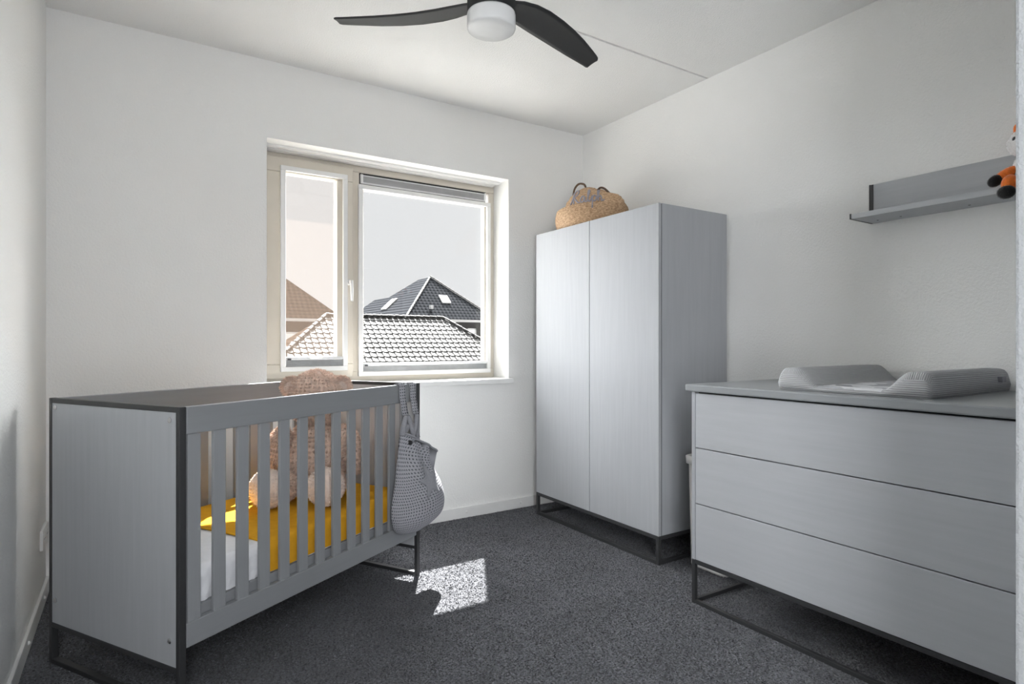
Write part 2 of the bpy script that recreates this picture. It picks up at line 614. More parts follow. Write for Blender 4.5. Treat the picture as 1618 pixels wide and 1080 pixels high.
# opening light on the left
sash = wbox('sash', ring(-2.118, -1.628, 0.905, 2.152, 0.098, 0.165, 0.235, 0.08, 0.085), M['cream'], bevel=0.005)
wbox('pane', [(-2.03, -1.70, 0.207, 0.211, 0.97, 2.08)], M['pane'], sash, 0)
wbox('tint_veil', [(-2.03, -1.70, 0.2300, 0.2304, 0.97, 2.08)], M['mesh'], sash, 0)  # thin sheet added to veil the left pane with a brownish tint
hy = 0.165
hb = bmesh.new()
tube_into(hb, [(-1.655 - WO.x, hy - WO.y, 1.467 - WO.z), (-1.655 - WO.x, hy - 0.012 - WO.y, 1.467 - WO.z)], 0.017, 16)
tube_into(hb, [(-1.655 - WO.x, hy - 0.01 - WO.y, 1.467 - WO.z), (-1.655 - WO.x, hy - 0.045 - WO.y, 1.467 - WO.z), (-1.655 - WO.x, hy - 0.05 - WO.y, 1.45 - WO.z)], [0.009, 0.010, 0.010], 10)
tube_into(hb, [(-1.655 - WO.x, hy - 0.048 - WO.y, 1.475 - WO.z), (-1.652 - WO.x, hy - 0.05 - WO.y, 1.42 - WO.z), (-1.650 - WO.x, hy - 0.046 - WO.y, 1.352 - WO.z)], [0.011, 0.010, 0.0075], 10)
to_obj('handle', hb, M['pvc'], sash, smooth=True)
# fixed light on the right with the vent strip over it
wbox('glazing_frame', ring(-1.583, -0.675, 0.905, 2.072, 0.03, 0.20, 0.25, 0.05), M['cream'])
wbox('pane', [(-1.57, -0.69, 0.222, 0.226, 0.92, 2.06)], M['pane'], win, 0)
vent = wbox('vent_strip', [(-1.578, -0.697, 0.196, 0.25, 2.072, 2.138)], M['black'], bevel=0)
wbox('vent_rail', [(-1.565, -0.708, 0.188, 0.197, 2.120, 2.127), (-1.565, -0.708, 0.188, 0.197, 2.074, 2.083)], M['alu'], vent, 0.001)
wbox('vent_end', [(-1.576, -1.560, 0.184, 0.197, 2.074, 2.130)], M['pvc'], vent, 0.002)
wbox('vent_end', [(-0.713, -0.699, 0.184, 0.197, 2.074, 2.130)], M['pvc'], vent, 0.002)
# perforated vent plate: a grid of fine ribs
gb = bmesh.new()
for i in range(109):
    x = -1.560 + i * 0.0078
    box(gb, x - WO.x, x + 0.0048 - WO.x, 0.1915 - WO.y, 0.195 - WO.y, 2.083 - WO.z, 2.120 - WO.z)
for k in range(5):
    z = 2.083 + k * 0.0085
    box(gb, -1.560 - WO.x, -0.713 - WO.x, 0.1905 - WO.y, 0.1945 - WO.y, z - WO.z, z + 0.004 - WO.z)
to_obj('vent_grille', gb, M['vent'], vent)
# white rail under the lintel and the sill
structure(boxes('trim_2', [(OX0 + 0.005, OX1 - 0.005, 0.085, 0.125, OZ1 - 0.012, OZ1), (OX0 + 0.005, OX1 - 0.02, 0.128, 0.185, OZ1 - 0.016, OZ1 - 0.001)], M['pvc'], bevel=0.002))
structure(boxes('window_sill', [(OX0 - 0.03, -0.612, -0.035, 0.0, 0.842, 0.8725), (OX0 + 0.001, OX1 - 0.001, 0.0, FY + 0.03, 0.842, 0.8725)], M['white_paint'], bevel=0.003))


# clip-on pleated blinds drawn down to the bottom of each light
def blind(x0, x1, z0, z1, yb, rail_z, label):
    t = empty('pleated_blind', ((x0 + x1) / 2, yb, z0))
    o = Vector(t.location)
    tagt(t, label, 'blind', 'clip-on pleated window blinds')

    def bb(name, lst, mat, bev=0.002):
        return boxes(name, [(b[0] - o.x, b[1] - o.x, b[2] - o.y, b[3] - o.y, b[4] - o.z, b[5] - o.z) for b in lst], mat, t, bev)
    bb('blind_frame', ring(x0, x1, z0, z1, 0.027, yb - 0.022, yb), M['pvc'], 0.003)
    bb('rail', [(x0 + 0.028, x1 - 0.028, yb - 0.026, yb - 0.001, rail_z, rail_z + 0.016)], M['alu'])
    bm = bmesh.new()
    n = 7
    zt, zb = rail_z - 0.001, z0 + 0.028
    for k in range(n):
        za, zc = zb + (zt - zb) * k / n, zb + (zt - zb) * (k + 1) / n
        zm = (za + zc) / 2
        a = [bm.verts.new((x0 + 0.03 - o.x, y - o.y, z - o.z)) for y, z in ((yb - 0.020, za), (yb - 0.008, zm), (yb - 0.020, zc), (yb - 0.002, zc), (yb - 0.002, za))]
        b = [bm.verts.new((x1 - 0.03 - o.x, y - o.y, z - o.z)) for y, z in ((yb - 0.020, za), (yb - 0.008, zm), (yb - 0.020, zc), (yb - 0.002, zc), (yb - 0.002, za))]
        for i in range(5):
            bm.faces.new((a[i], a[(i + 1) % 5], b[(i + 1) % 5], b[i]))
        bm.faces.new(a[::-1])
        bm.faces.new(b)
    to_obj('pleats', bm, M['blind_fabric'], t)
    zz = rail_z + 0.002
    bb('grip', [((x0 + x1) / 2 - 0.035, (x0 + x1) / 2 + 0.035, yb - 0.034, yb - 0.025, zz, zz + 0.010)], M['pvc'])
    bb('cord_clip', [(x0 + 0.034, x0 + 0.054, yb - 0.032, yb - 0.0245, zz - 0.004, zz + 0.004)], M['dark_metal'])
    return t


blind(-2.044, -1.667, 0.945, 2.100, 0.164, 1.012, 'white pleated blind frame clipped in the narrow left window pane')
blind(-1.593, -0.672, 0.905, 2.064, 0.189, 0.968, 'white pleated blind frame clipped over the wide right window pane')

# double wall socket
so = empty('wall_socket', (-W, -0.135, 0.285))
tagt(so, 'white double wall socket low on the left wall beside the crib', 'socket')
bm = bmesh.new()
box(bm, 0, 0.012, -0.085, 0.085, -0.042, 0.042)
to_obj('cover_plate', bm, M['pvc'], so, bevel=0.003)
for yy in (-0.041, 0.041):
    bm = bmesh.new()
    tube_into(bm, [(0.010, yy, 0), (0.0135, yy, 0)], 0.0215, 24)
    s = to_obj('outlet', bm, M['pvc'], so)
    bm = bmesh.new()
    for d in (-0.0095, 0.0095):
        tube_into(bm, [(0.0120, yy + d, 0), (0.0141, yy + d, 0)], 0.003, 10)
    to_obj('pin_hole', bm, M['black'], s)

# ================================================================== CEILING FAN
FC = Vector((-1.606, -1.422, 0))
fan = empty('ceiling_fan', (FC.x, FC.y, H))
tagt(fan, 'black three blade ceiling fan with round opal lamp', 'ceiling fan')
lathe('canopy', [(0, 0), (0.075, 0), (0.075, -0.02), (0.062, -0.05), (0.02, -0.06), (0, -0.06)], M['fan'], fan)
lathe('downrod', [(0, -0.05), (0.016, -0.05), (0.016, -0.15), (0, -0.15)], M['fan'], fan, 20)
lathe('motor_housing', [(0, -0.13), (0.05, -0.13), (0.082, -0.15), (0.090, -0.18), (0.091, -0.262), (0.0, -0.262)], M['fan'], fan)
lathe('lamp_diffuser', [(0, -0.262), (0.090, -0.262), (0.0915, -0.268), (0.0915, -0.312), (0.089, -0.319), (0.083, -0.322), (0.05, -0.3225), (0, -0.323)], M['diffuser'], fan)


def blade_mesh():
    bm = bmesh.new()
    # stations: r, leading t, trailing t, z of axis
    st = [(0.06, -0.052, 0.020, 0.030), (0.10, -0.078, 0.021, 0.026), (0.15, -0.098, 0.021, 0.020), (0.21, -0.108, 0.020, 0.013), (0.29, -0.107, 0.019, 0.006), (0.37, -0.097, 0.021, 0.002),
          (0.45, -0.080, 0.025, 0.0), (0.53, -0.057, 0.029, 0.0), (0.575, -0.043, 0.032, 0.0), (0.594, -0.036, 0.034, 0.0), (0.603, -0.026, 0.031, 0.0)]
    tops, bots = [], []
    for r, a, b, z in st:
        rt, rb = [], []
        for k in range(9):
            f = k / 8
            t = a + (b - a) * f
            camber = 0.005 * math.sin(math.pi * f)
            th = 0.011 * (0.40 + 0.65 * math.sin(math.pi * (0.08 + 0.84 * f)))
            zz = z - 0.20 * t + camber - 0.004
            rt.append(bm.verts.new((r, t, zz + th / 2)))
            rb.append(bm.verts.new((r, t, zz - th / 2)))
        tops.append(rt)
        bots.append(rb)
    for i in range(len(st) - 1):
        for k in range(8):
            bm.faces.new((tops[i][k], tops[i + 1][k], tops[i + 1][k + 1], tops[i][k + 1]))
            bm.faces.new((bots[i][k], bots[i][k + 1], bots[i + 1][k + 1], bots[i + 1][k]))
        bm.faces.new((tops[i][0], bots[i][0], bots[i + 1][0], tops[i + 1][0]))
        bm.faces.new((tops[i][8], tops[i + 1][8], bots[i + 1][8], bots[i][8]))
    for i in (0, -1):
        for k in range(8):
            bm.faces.new((tops[i][k], tops[i][k + 1], bots[i][k + 1], bots[i][k]))
    bmesh.ops.recalc_face_normals(bm, faces=list(bm.faces))
    for f in bm.faces:
        f.smooth = True
    me = bpy.data.meshes.new('blade')
    bm.to_mesh(me)
    bm.free()
    me.materials.append(M['fan'])
    return me


bme = blade_mesh()
for ang in (11.0, 141.0, -104.0):
    o = link('blade', bme, None, fan)
    o.location = (0, 0, -0.246)
    o.rotation_euler = (0, 0, math.radians(ang))


# ================================================================== WARDROBE
def base_frame(t, x0, x1, y0, y1, h, s):
    """open metal plinth: two hoops joined by rails"""
    for yy in (y0, y1 - s):
        boxes('leg', [(x0, x0 + s, yy, yy + s, 0, h)], M['dark_metal'], t, 0.0015)
        boxes('leg', [(x1 - s, x1, yy, yy + s, 0, h)], M['dark_metal'], t, 0.0015)
    boxes('floor_frame', [(x0 + s, x1 - s, y0, y0 + s, 0, s), (x0 + s, x1 - s, y1 - s, y1, 0, s), (x0, x0 + s, y0 + s, y1 - s, 0, s), (x1 - s, x1, y0 + s, y1 - s, 0, s)], M['dark_metal'], t, 0.0015)
    boxes('upper_frame', [(x0 + s, x1 - s, y0, y0 + s, h - s, h), (x0 + s, x1 - s, y1 - s, y1, h - s, h), (x0, x0 + s, y0 + s, y1 - s, h - s, h), (x1 - s, x1, y0 + s, y1 - s, h - s, h)], M['dark_metal'], t, 0.0015)


wx0, wx1, wy0, wy1, wz0, wz1 = -0.5364, -0.014, -1.2449, -0.1814, 0.1439, 1.8048
wd = empty('wardrobe', ((wx0 + wx1) / 2, (wy0 + wy1) / 2, 0))
tagt(wd, 'tall grey two door wardrobe on black metal base in the corner', 'wardrobe')
hx, hw = (wx1 - wx0) / 2, (wy1 - wy0) / 2
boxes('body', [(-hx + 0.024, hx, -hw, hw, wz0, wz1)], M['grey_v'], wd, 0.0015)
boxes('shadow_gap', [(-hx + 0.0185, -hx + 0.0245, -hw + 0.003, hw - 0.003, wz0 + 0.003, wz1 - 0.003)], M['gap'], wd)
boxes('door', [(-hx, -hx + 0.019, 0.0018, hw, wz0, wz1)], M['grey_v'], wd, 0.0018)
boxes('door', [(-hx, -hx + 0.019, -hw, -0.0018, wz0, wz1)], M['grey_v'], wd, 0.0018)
base_frame(wd, -hx, hx, -hw, hw, wz0 - 0.001, 0.019)

# ================================================================== CHEST OF DRAWERS
dx0, dx1, dy0, dy1 = -0.727, -0.014, -2.905, -1.616
DT = 0.931
dr = empty('chest_of_drawers', ((dx0 + dx1) / 2, (dy0 + dy1) / 2, 0))
tagt(dr, 'wide grey chest of three drawers on black metal base', 'chest of drawers')
hx, hw = (dx1 - dx0) / 2, (dy1 - dy0) / 2
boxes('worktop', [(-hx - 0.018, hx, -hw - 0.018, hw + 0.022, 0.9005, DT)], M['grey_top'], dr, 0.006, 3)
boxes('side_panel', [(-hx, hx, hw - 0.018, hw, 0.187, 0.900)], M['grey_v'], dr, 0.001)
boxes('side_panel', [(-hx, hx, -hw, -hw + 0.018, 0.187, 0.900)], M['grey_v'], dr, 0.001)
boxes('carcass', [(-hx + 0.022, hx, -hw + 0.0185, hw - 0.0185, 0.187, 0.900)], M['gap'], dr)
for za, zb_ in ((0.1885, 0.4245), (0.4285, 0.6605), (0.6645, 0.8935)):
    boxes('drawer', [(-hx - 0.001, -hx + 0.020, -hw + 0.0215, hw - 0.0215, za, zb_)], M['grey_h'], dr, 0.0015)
base_frame(dr, -hx, hx, -hw, hw, 0.186, 0.017)


# ------------------------------------------------------------------ changing mat
def changing_mat():
    y_a, y_b = -1.985, -2.492            # across
    x_a, x_b = -0.665, -0.045            # front to wall
    t = empty('changing_mat', ((x_a + x_b) / 2, (y_a + y_b) / 2, DT))
    tagt(t, 'grey ribbed changing mat with raised sides on the chest of drawers', 'changing mat')
    cx, cy = t.location.x, t.location.y
    n, m = 56, 40
    wdt, ln = y_a - y_b, x_b - x_a

    def top(f):
        e = min(f, 1 - f)
        if e < 0.06:
            return 0.083 * (0.80 + 0.20 * math.sqrt(max(0, 1 - (1 - e / 0.06) ** 2)))
        if e < 0.12:
            return 0.083
        s = min(1, (e - 0.12) / 0.17)
        s = s * s * (3 - 2 * s)
        return 0.083 + (0.021 - 0.083) * s
    arc = [0.0]
    for i in range(n):
        arc.append(arc[-1] + math.hypot(wdt / n, top((i + 1) / n) - top(i / n)))
    bm = bmesh.new()
    uv = bm.loops.layers.uv.new('UVMap')
    grid = []
    for i in range(n + 1):
        f = i / n
        row = []
        for j in range(m + 1):
            g = j / m
            h = top(f)
            e = min(g, 1 - g) * ln
            if e < 0.022:
                h *= 0.72 + 0.28 * math.sqrt(max(0, 1 - (1 - e / 0.022) ** 2))
            inset = 0.0
            h += 0.0012 * noise.noise(Vector((f * 9, g * 9, 1)))
            row.append(bm.verts.new((x_a + g * ln - cx, y_a - f * wdt - cy, h)))
        grid.append(row)
    for i in range(n):
        for j in range(m):
            fc = bm.faces.new((grid[i][j], grid[i][j + 1], grid[i + 1][j + 1], grid[i + 1][j]))
            fc.smooth = True
            # ribs run front to back on the sloping sides
            for lp in fc.loops:
                lp[uv].uv = (arc[i if lp.vert in grid[i] else i + 1], lp.vert.co.x)
            f = (i + 0.5) / n
            fc.material_index = 1 if 0.29 < f < 0.71 else 0
    # skirts down to the worktop
    edge = [grid[0][j] for j in range(m + 1)] + [grid[i][m] for i in range(1, n + 1)] + [grid[n][j] for j in range(m - 1, -1, -1)] + [grid[i][0] for i in range(n - 1, 0, -1)]
    mid, low = [], []
    for v in edge:
        s = Vector((v.co.x, v.co.y, 0))
        out = Vector((math.copysign(1, s.x) if abs(abs(s.x) - ln / 2) < 1e-5 else 0, math.copysign(1, s.y) if abs(abs(s.y) - wdt / 2) < 1e-5 else 0, 0)) * 0.004
        mid.append(bm.verts.new((v.co.x + out.x, v.co.y + out.y, v.co.z * 0.5)))
        low.append(bm.verts.new((v.co.x, v.co.y, 0.001)))
    L = len(edge)
    for A, B in ((edge, mid), (mid, low)):
        for k in range(L):
            fc = bm.faces.new((A[k], A[(k + 1) % L], B[(k + 1) % L], B[k]))
            fc.smooth = True
            for lp in fc.loops:
                c = lp.vert.co
                lp[uv].uv = (c.z if abs(abs(c.y) - wdt / 2) < 0.006 else c.z * 0.9 + 0.0, c.x)
    bm.faces.new(low)
    me = bpy.data.meshes.new('cushion')
    bmesh.ops.recalc_face_normals(bm, faces=list(bm.faces))
    # split the printed middle off as a part of its own
    mids = [f for f in bm.faces if f.material_index == 1]
    bm2 = bm.copy()
    bmesh.ops.delete(bm, geom=mids, context='FACES')
    for f in bm.faces:
        f.material_index = 0
    bm.to_mesh(me)
    bm.free()
    link('cushion', me, M['rib'], t)
    bmesh.ops.delete(bm2, geom=[f for f in bm2.faces if f.material_index == 0], context='FACES')
    for f in bm2.faces:
        f.material_index = 0
    me2 = bpy.data.meshes.new('printed_middle')
    bm2.to_mesh(me2)
    bm2.free()
    link('printed_middle', me2, M['print'], t)
    # piping along the front edge of each raised side, and the fabric tag
    for s in (0, 1):
        pts = []
        for k in range(15):
            f = 0.01 + 0.27 * k / 14
            ff = f if s == 0 else 1 - f
            pts.append((x_a - cx + 0.001, y_a - ff * wdt - cy, max(0.006, top(ff) * 0.63)))
        tube('piping', pts, 0.0022, M['rib'], t, 6)
    boxes('tag', [(0.20, 0.235, -wdt / 2 - 0.016, -wdt / 2 + 0.004, 0.036, 0.056)], M['grey_cotton'], t, 0.002)
    return t


changing_mat()


# ------------------------------------------------------------------ white bin
def bin_thing():
    bx0, bx1, by0, by1 = -0.392, -0.18, -1.525, -1.318
    t = empty('waste_bin', ((bx0 + bx1) / 2, (by0 + by1) / 2, 0))
    tagt(t, 'white plastic bin standing between wardrobe and chest of drawers', 'bin')
    hx, hy_ = (bx1 - bx0) / 2, (by1 - by0) / 2

    def rr(hx, hy_, r, z, bm):
        pts = []
        for cx, cy, a0 in ((hx - r, hy_ - r, 0), (-hx + r, hy_ - r, 90), (-hx + r, -hy_ + r, 180), (hx - r, -hy_ + r, 270)):
            for k in range(6):
                a = math.radians(a0 + 18 * k)
                pts.append(bm.verts.new((cx + r * math.cos(a), cy + r * math.sin(a), z)))
        return pts

    def loft(name, secs, mat, parent, cap0=True, cap1=True):
        bm = bmesh.new()
        rs = [rr(*s, bm) for s in secs]
        for A, B in zip(rs, rs[1:]):
            L = len(A)
            for k in range(L):
                bm.faces.new((A[k], A[(k + 1) % L], B[(k + 1) % L], B[k]))
        if cap0:
            bm.faces.new(rs[0][::-1])
        if cap1:
            bm.faces.new(rs[-1])
        o = to_obj(name, bm, mat, parent)
        for p in o.data.polygons:
            p.use_smooth = len(p.vertices) == 4
        return o
    loft('body', [(hx, hy_, 0.02, 0.0), (hx + 0.003, hy_ + 0.003, 0.022, 0.012), (hx + 0.022, hy_ + 0.006, 0.03, 0.52), (hx + 0.012, hy_ - 0.002, 0.025, 0.52), (hx - 0.012, hy_ - 0.012, 0.02, 0.01)], M['bin'], t)
    loft('rim', [(hx + 0.024, hy_ + 0.008, 0.03, 0.508), (hx + 0.034, hy_ + 0.014, 0.034, 0.510), (hx + 0.036, hy_ + 0.016, 0.034, 0.546), (hx + 0.030, hy_ + 0.010, 0.03, 0.550), (hx + 0.018, hy_ + 0.001, 0.028, 0.546), (hx + 0.016, hy_, 0.028, 0.508)], M['bin'], t, False, False)
    return t


bin_thing()

# ================================================================== WALL SHELF AND FOX
SY0, SY1 = -1.990, -2.86
sh = empty('wall_shelf', (0, (SY0 + SY1) / 2, 1.63))
tagt(sh, 'grey wall shelf with upright back board and dark ends', 'shelf')
hw = (SY0 - SY1) / 2
boxes('back_board', [(-0.020, -0.001, -hw + 0.006, hw - 0.006, 0.022, 0.166)], M['grey_h'], sh, 0.001)
boxes('shelf_board', [(-0.178, -0.001, -hw + 0.006, hw - 0.006, 0.0, 0.0215)], M['grey_h'], sh, 0.001)
for s in (1, -1):
    boxes('end_strip', [(-0.0215, -0.001, s * hw, s * (hw - 0.0065), 0.022, 0.167), (-0.180, -0.001, s * hw, s * (hw - 0.0065), -0.001, 0.0220)], M['dark_metal'], sh)
boxes('board_edge', [(-0.0212, -0.0198, hw - 0.018, hw - 0.006, 0.022, 0.166)], M['dark_metal'], sh)
for yy in (0.38, 0.29, 0.05):
    bm = bmesh.new()
    tube_into(bm, [(-0.06, yy, 0.001), (-0.06, yy, -0.0012)], 0.004, 10)
    to_obj('screw_hole', bm, M['dark_metal'], sh)


def ellip(name, mat, parent, loc, rad, rot=(0, 0, 0), seg=24, disp=0.0, dscale=10, split=None, fur=0, flen=0.012, seed=0):
    """rounded plush part: an ellipsoid with slight unevenness and, if asked, a nap of fine tufts"""
    bm = bmesh.new()
    bmesh.ops.create_uvsphere(bm, u_segments=seg, v_segments=seg * 2 // 3, radius=1)
    R = Matrix.LocRotScale(Vector(loc), Matrix.Rotation(rot[2], 3, 'Z') @ Matrix.Rotation(rot[1], 3, 'Y') @ Matrix.Rotation(rot[0], 3, 'X'), Vector(rad))
    for v in bm.verts:
        k = 1 + disp * noise.noise(v.co * dscale * 0.3 + Vector((seed, 0, 0)))
        v.co = R @ (v.co * k)
    for f in bm.faces:
        f.smooth = True
    bmesh.ops.recalc_face_normals(bm, faces=list(bm.faces))
    if fur:
        fs = list(bm.faces)
        areas = [f.calc_area() for f in fs]
        rnd = random.Random(seed + 5)
        picks = rnd.choices(fs, weights=areas, k=fur)
        tufts = []
        for f in picks:
            vs = [v.co for v in f.verts]
            w = [rnd.random() for _ in vs]
            s = sum(w)
            p = sum((c * (q / s) for c, q in zip(vs, w)), Vector())
            nrm = f.normal
            swirl = Vector((noise.noise(p * 25), noise.noise(p * 25 + Vector((9, 0, 0))), noise.noise(p * 25 + Vector((0, 9, 0))) - 0.3))
            d = (nrm + swirl * 0.9 + Vector((rnd.gauss(0, .25), rnd.gauss(0, .25), rnd.gauss(0, .25)))).normalized()
            side = d.cross(nrm + Vector((rnd.gauss(0, .6), rnd.gauss(0, .6), rnd.gauss(0, .6))))
            if side.length < 1e-4:
                continue
            side = side.normalized() * flen * 0.13
            tufts.append((p - nrm * 0.002, side, d * flen * rnd.uniform(0.6, 1.2)))
        for p, s, d in tufts:
            bm.faces.new((bm.verts.new(p - s), bm.verts.new(p + s), bm.verts.new(p + d * 0.6 + s * 0.7), bm.verts.new(p + d)))
    me = bpy.data.meshes.new(name)
    bm.to_mesh(me)
    bm.free()
    return link(name, me, mat, parent)


# small plush fox sitting on the shelf edge, facing into the room (its -X)
fx = empty('plush_fox', (-0.10, -2.575, 1.652))
tagt(fx, 'small orange and white plush fox sitting on the wall shelf', 'soft toy')
ellip('body', M['white_plush'], fx, (-0.01, 0, 0.062), (0.048, 0.052, 0.066), disp=0.05, fur=1500, flen=0.006)
hd_ = ellip('head', M['white_plush'], fx, (-0.02, 0.0, 0.152), (0.055, 0.066, 0.052), disp=0.04, fur=1800, flen=0.006, seed=3)
ellip('forehead', M['orange'], hd_, (-0.012, 0, 0.172), (0.050, 0.056, 0.040), disp=0.04, fur=900, flen=0.006, seed=4)
ellip('muzzle', M['white_plush'], hd_, (-0.068, 0, 0.140), (0.024, 0.022, 0.017), fur=300, flen=0.005)
ellip('nose', M['black_plush'], hd_, (-0.091, 0, 0.146), (0.008, 0.009, 0.007))
for s in (-1, 1):
    ellip('eye', M['black'], hd_, (-0.064, s * 0.030, 0.160), (0.006, 0.007, 0.009))
    ellip('ear', M['orange'], hd_, (-0.004, s * 0.034, 0.204), (0.010, 0.018, 0.028), (s * -0.25, 0, 0), fur=300, flen=0.005, seed=5)
    ar = ellip('arm', M['orange'], fx, (-0.040, s * 0.062, 0.048), (0.020, 0.042, 0.020), (s * -0.55, 0, s * 0.3), fur=500, flen=0.005, seed=6)
    ellip('paw', M['black_plush'], ar, (-0.054, s * 0.089, 0.030), (0.021, 0.024, 0.020), (s * -0.55, 0, 0), fur=300, flen=0.005)
    lg = ellip('leg', M['orange'], fx, (-0.075, s * 0.040, 0.006), (0.034, 0.024, 0.030), (0, -0.9, 0), fur=500, flen=0.005, seed=7)
    ellip('paw', M['black_plush'], lg, (-0.100, s * 0.042, -0.026), (0.022, 0.027, 0.023), fur=300, flen=0.005)
ellip('tail', M['orange'], fx, (0.052, -0.03, 0.03), (0.028, 0.05, 0.028), (0.3, 0, 0.5), fur=400, flen=0.006)


# ================================================================== BASKET WITH KNITTED NAME
def basket_thing():
    t = empty('seagrass_basket', (-0.315, -0.47, wz1))
    tagt(t, 'woven seagrass basket with knitted grey lettering on top of the wardrobe', 'basket')
    bm = bmesh.new()
    seg = 56
    rings = []
    # lower belly of coiled rows, then the folded upper half drawn in to a ridge
    prof = []
    for k in range(25):
        f = k / 24
        z = 0.002 + 0.132 * f
        rad = 0.86 + 0.14 * math.sin(math.pi * (0.15 + 0.62 * f))
        prof.append((rad, rad, z, 0, 0))
    prof.append((0.86, 0.84, 0.140, 0.005, -0.022))
    for k in range(1, 12):
        f = k / 11
        z = 0.140 + 0.128 * math.sin(f * math.pi / 2) ** 0.9
        rx = 0.80 * (1 - f) ** 0.55 + 0.05
        ry = 0.74 * (1 - f) ** 0.42 + 0.10
        prof.append((rx, ry, z, 0.02 * f, -0.026))
    nlev = len(prof)
    for i, (rx, ry, z, ox, oy) in enumerate(prof):
        rr_ = []
        for s in range(seg):
            a = 2 * math.pi * s / seg
            bumpy = 1 + (0.016 if i % 2 else -0.012)
            zz = z
            if i > 25:
                # ridge slopes down towards the right hand end
                zz = z - 0.07 * max(0, -math.sin(a)) * (i - 25) / 11
            rr_.append(bm.verts.new((0.205 * rx * math.cos(a) * bumpy + ox, 0.255 * ry * math.sin(a) * bumpy + oy, zz)))
        rings.append(rr_)
    for A, B in zip(rings, rings[1:]):
        for k in range(seg):
            f = bm.faces.new((A[k], A[(k + 1) % seg], B[(k + 1) % seg], B[k]))
            f.smooth = True
    bm.faces.new(rings[0][::-1])
    bm.faces.new(rings[-1])
    body = to_obj('woven_body', bm, M['basket'], t)
    bvh = BVHTree.FromPolygons([v.co.copy() for v in body.data.vertices], [list(p.vertices) for p in body.data.polygons])

    # two braided handles on the ridge
    for pts in (((-0.03, 0.150, 0.225), (-0.03, 0.135, 0.285), (-0.03, 0.095, 0.312), (-0.03, 0.050, 0.305), (-0.03, 0.025, 0.285), (-0.03, 0.018, 0.245)),
                ((0.02, -0.015, 0.225), (0.02, -0.050, 0.262), (0.02, -0.095, 0.252), (0.02, -0.150, 0.205), (0.02, -0.200, 0.150), (0.02, -0.215, 0.120))):
        tube('handle', catmull(pts, 5), 0.0065, M['cord'], t, 8)
    # knitted script across the front (along, up) in metres, laid on the side that faces the room
    strokes = [
        # R
        [(0.000, 0.000), (0.012, 0.030), (0.026, 0.075), (0.040, 0.098), (0.052, 0.092), (0.048, 0.070), (0.030, 0.052), (0.024, 0.046), (0.036, 0.022), (0.050, 0.002), (0.058, 0.004)],
        [(0.024, 0.086), (0.018, 0.045), (0.020, 0.004)],
        # a
        [(0.086, 0.036), (0.074, 0.042), (0.062, 0.024), (0.066, 0.004), (0.078, 0.008), (0.088, 0.036), (0.088, 0.010), (0.094, 0.002), (0.102, 0.008)],
        # l
        [(0.102, 0.008), (0.112, 0.045), (0.120, 0.078), (0.114, 0.084), (0.108, 0.062), (0.108, 0.016), (0.114, 0.002), (0.124, 0.010)],
        # p
        [(0.124, 0.010), (0.134, 0.036), (0.134, 0.000), (0.132, -0.042)],
        [(0.134, 0.024), (0.144, 0.038), (0.156, 0.032), (0.156, 0.012), (0.146, 0.002), (0.136, 0.008)],
        # h
        [(0.156, 0.012), (0.168, 0.036), (0.178, 0.072), (0.174, 0.084), (0.168, 0.066), (0.170, 0.002)],
        [(0.170, 0.022), (0.180, 0.034), (0.188, 0.026), (0.188, 0.006), (0.196, 0.002), (0.206, 0.010)],
    ]
    inw = Vector((0.62, 0.78, 0)).normalized()
    along = Vector((inw.y, -inw.x, 0))

    def lay(u, v):
        o_ = along * (u - 0.128) + Vector((0, 0, 0.138 + v)) - inw
        hit = bvh.ray_cast(o_, inw)
        return hit[0] + hit[1] * 0.003 if hit[0] is not None else o_ + inw * 0.9
    lm = bmesh.new()
    for st in strokes:
        pts = catmull([Vector((u * 0.95, v, 0)) for u, v in st], 6)
        tube_into(lm, [lay(p.x, p.y) for p in pts], 0.0048, 7)
    to_obj('knitted_lettering', lm, M['yarn'], t, smooth=True)
    return t


basket_thing()

# ================================================================== CRIB
CB = (-2.9857, -0.7449)
CA = math.radians(31.1877)
BL, BW, BH = 1.2192, 0.6964, 0.9162
crib = empty('crib', (CB[0], CB[1], 0), CA)
tagt(crib, 'grey slatted baby crib with black metal framed end panels', 'crib')


def cb(name, lst, mat, parent=crib, bev=0.002):     # boxes in crib space: a along, b outwards from the back
    return boxes(name, [(x[0], x[1], -x[3], -x[2], x[4], x[5]) for x in lst], mat, parent, bev)


FS = 0.017
for a0, a1, side in ((0.0, 0.022, -1), (BL - 0.022, BL, 1)):
    fr = cb('end_frame', [(a0, a1, 0, FS, 0, BH), (a0, a1, BW - FS, BW, 0, BH), (a0, a1, FS, BW - FS, BH - FS, BH),
                          (a0, a1, FS, BW - FS, 0, FS), (a0, a1, FS, BW - FS, 0.126, 0.143)], M['dark_metal'], crib, 0.002)
    pa0, pa1 = (a0 + 0.002, a1 + 0.004) if side < 0 else (a0 - 0.004, a1 - 0.002)
    pn = cb('end_panel', [(pa0, pa1, FS, BW - FS, 0.143, BH - FS)], M['grey_end_lit'], crib, 0)
    ax = pa0 if side < 0 else pa1
    for b_, z_ in ((0.038, 0.885), (BW - 0.047, 0.876), (0.038, 0.222), (BW - 0.047, 0.217)):
        bm = bmesh.new()
        tube_into(bm, [(ax + side * -0.001, -b_, z_), (ax + side * 0.002, -b_, z_), (ax + side * 0.0045, -b_, z_)], [0.0085, 0.0085, 0.005], 14)
        to_obj('bolt', bm, M['chrome'], pn)
for b0, b1 in ((BW - 0.024, BW - 0.002), (0.002, 0.024)):
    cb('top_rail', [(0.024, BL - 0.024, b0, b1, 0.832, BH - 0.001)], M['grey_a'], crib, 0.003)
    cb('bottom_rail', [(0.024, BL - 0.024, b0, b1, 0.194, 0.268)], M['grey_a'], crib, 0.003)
smesh = None
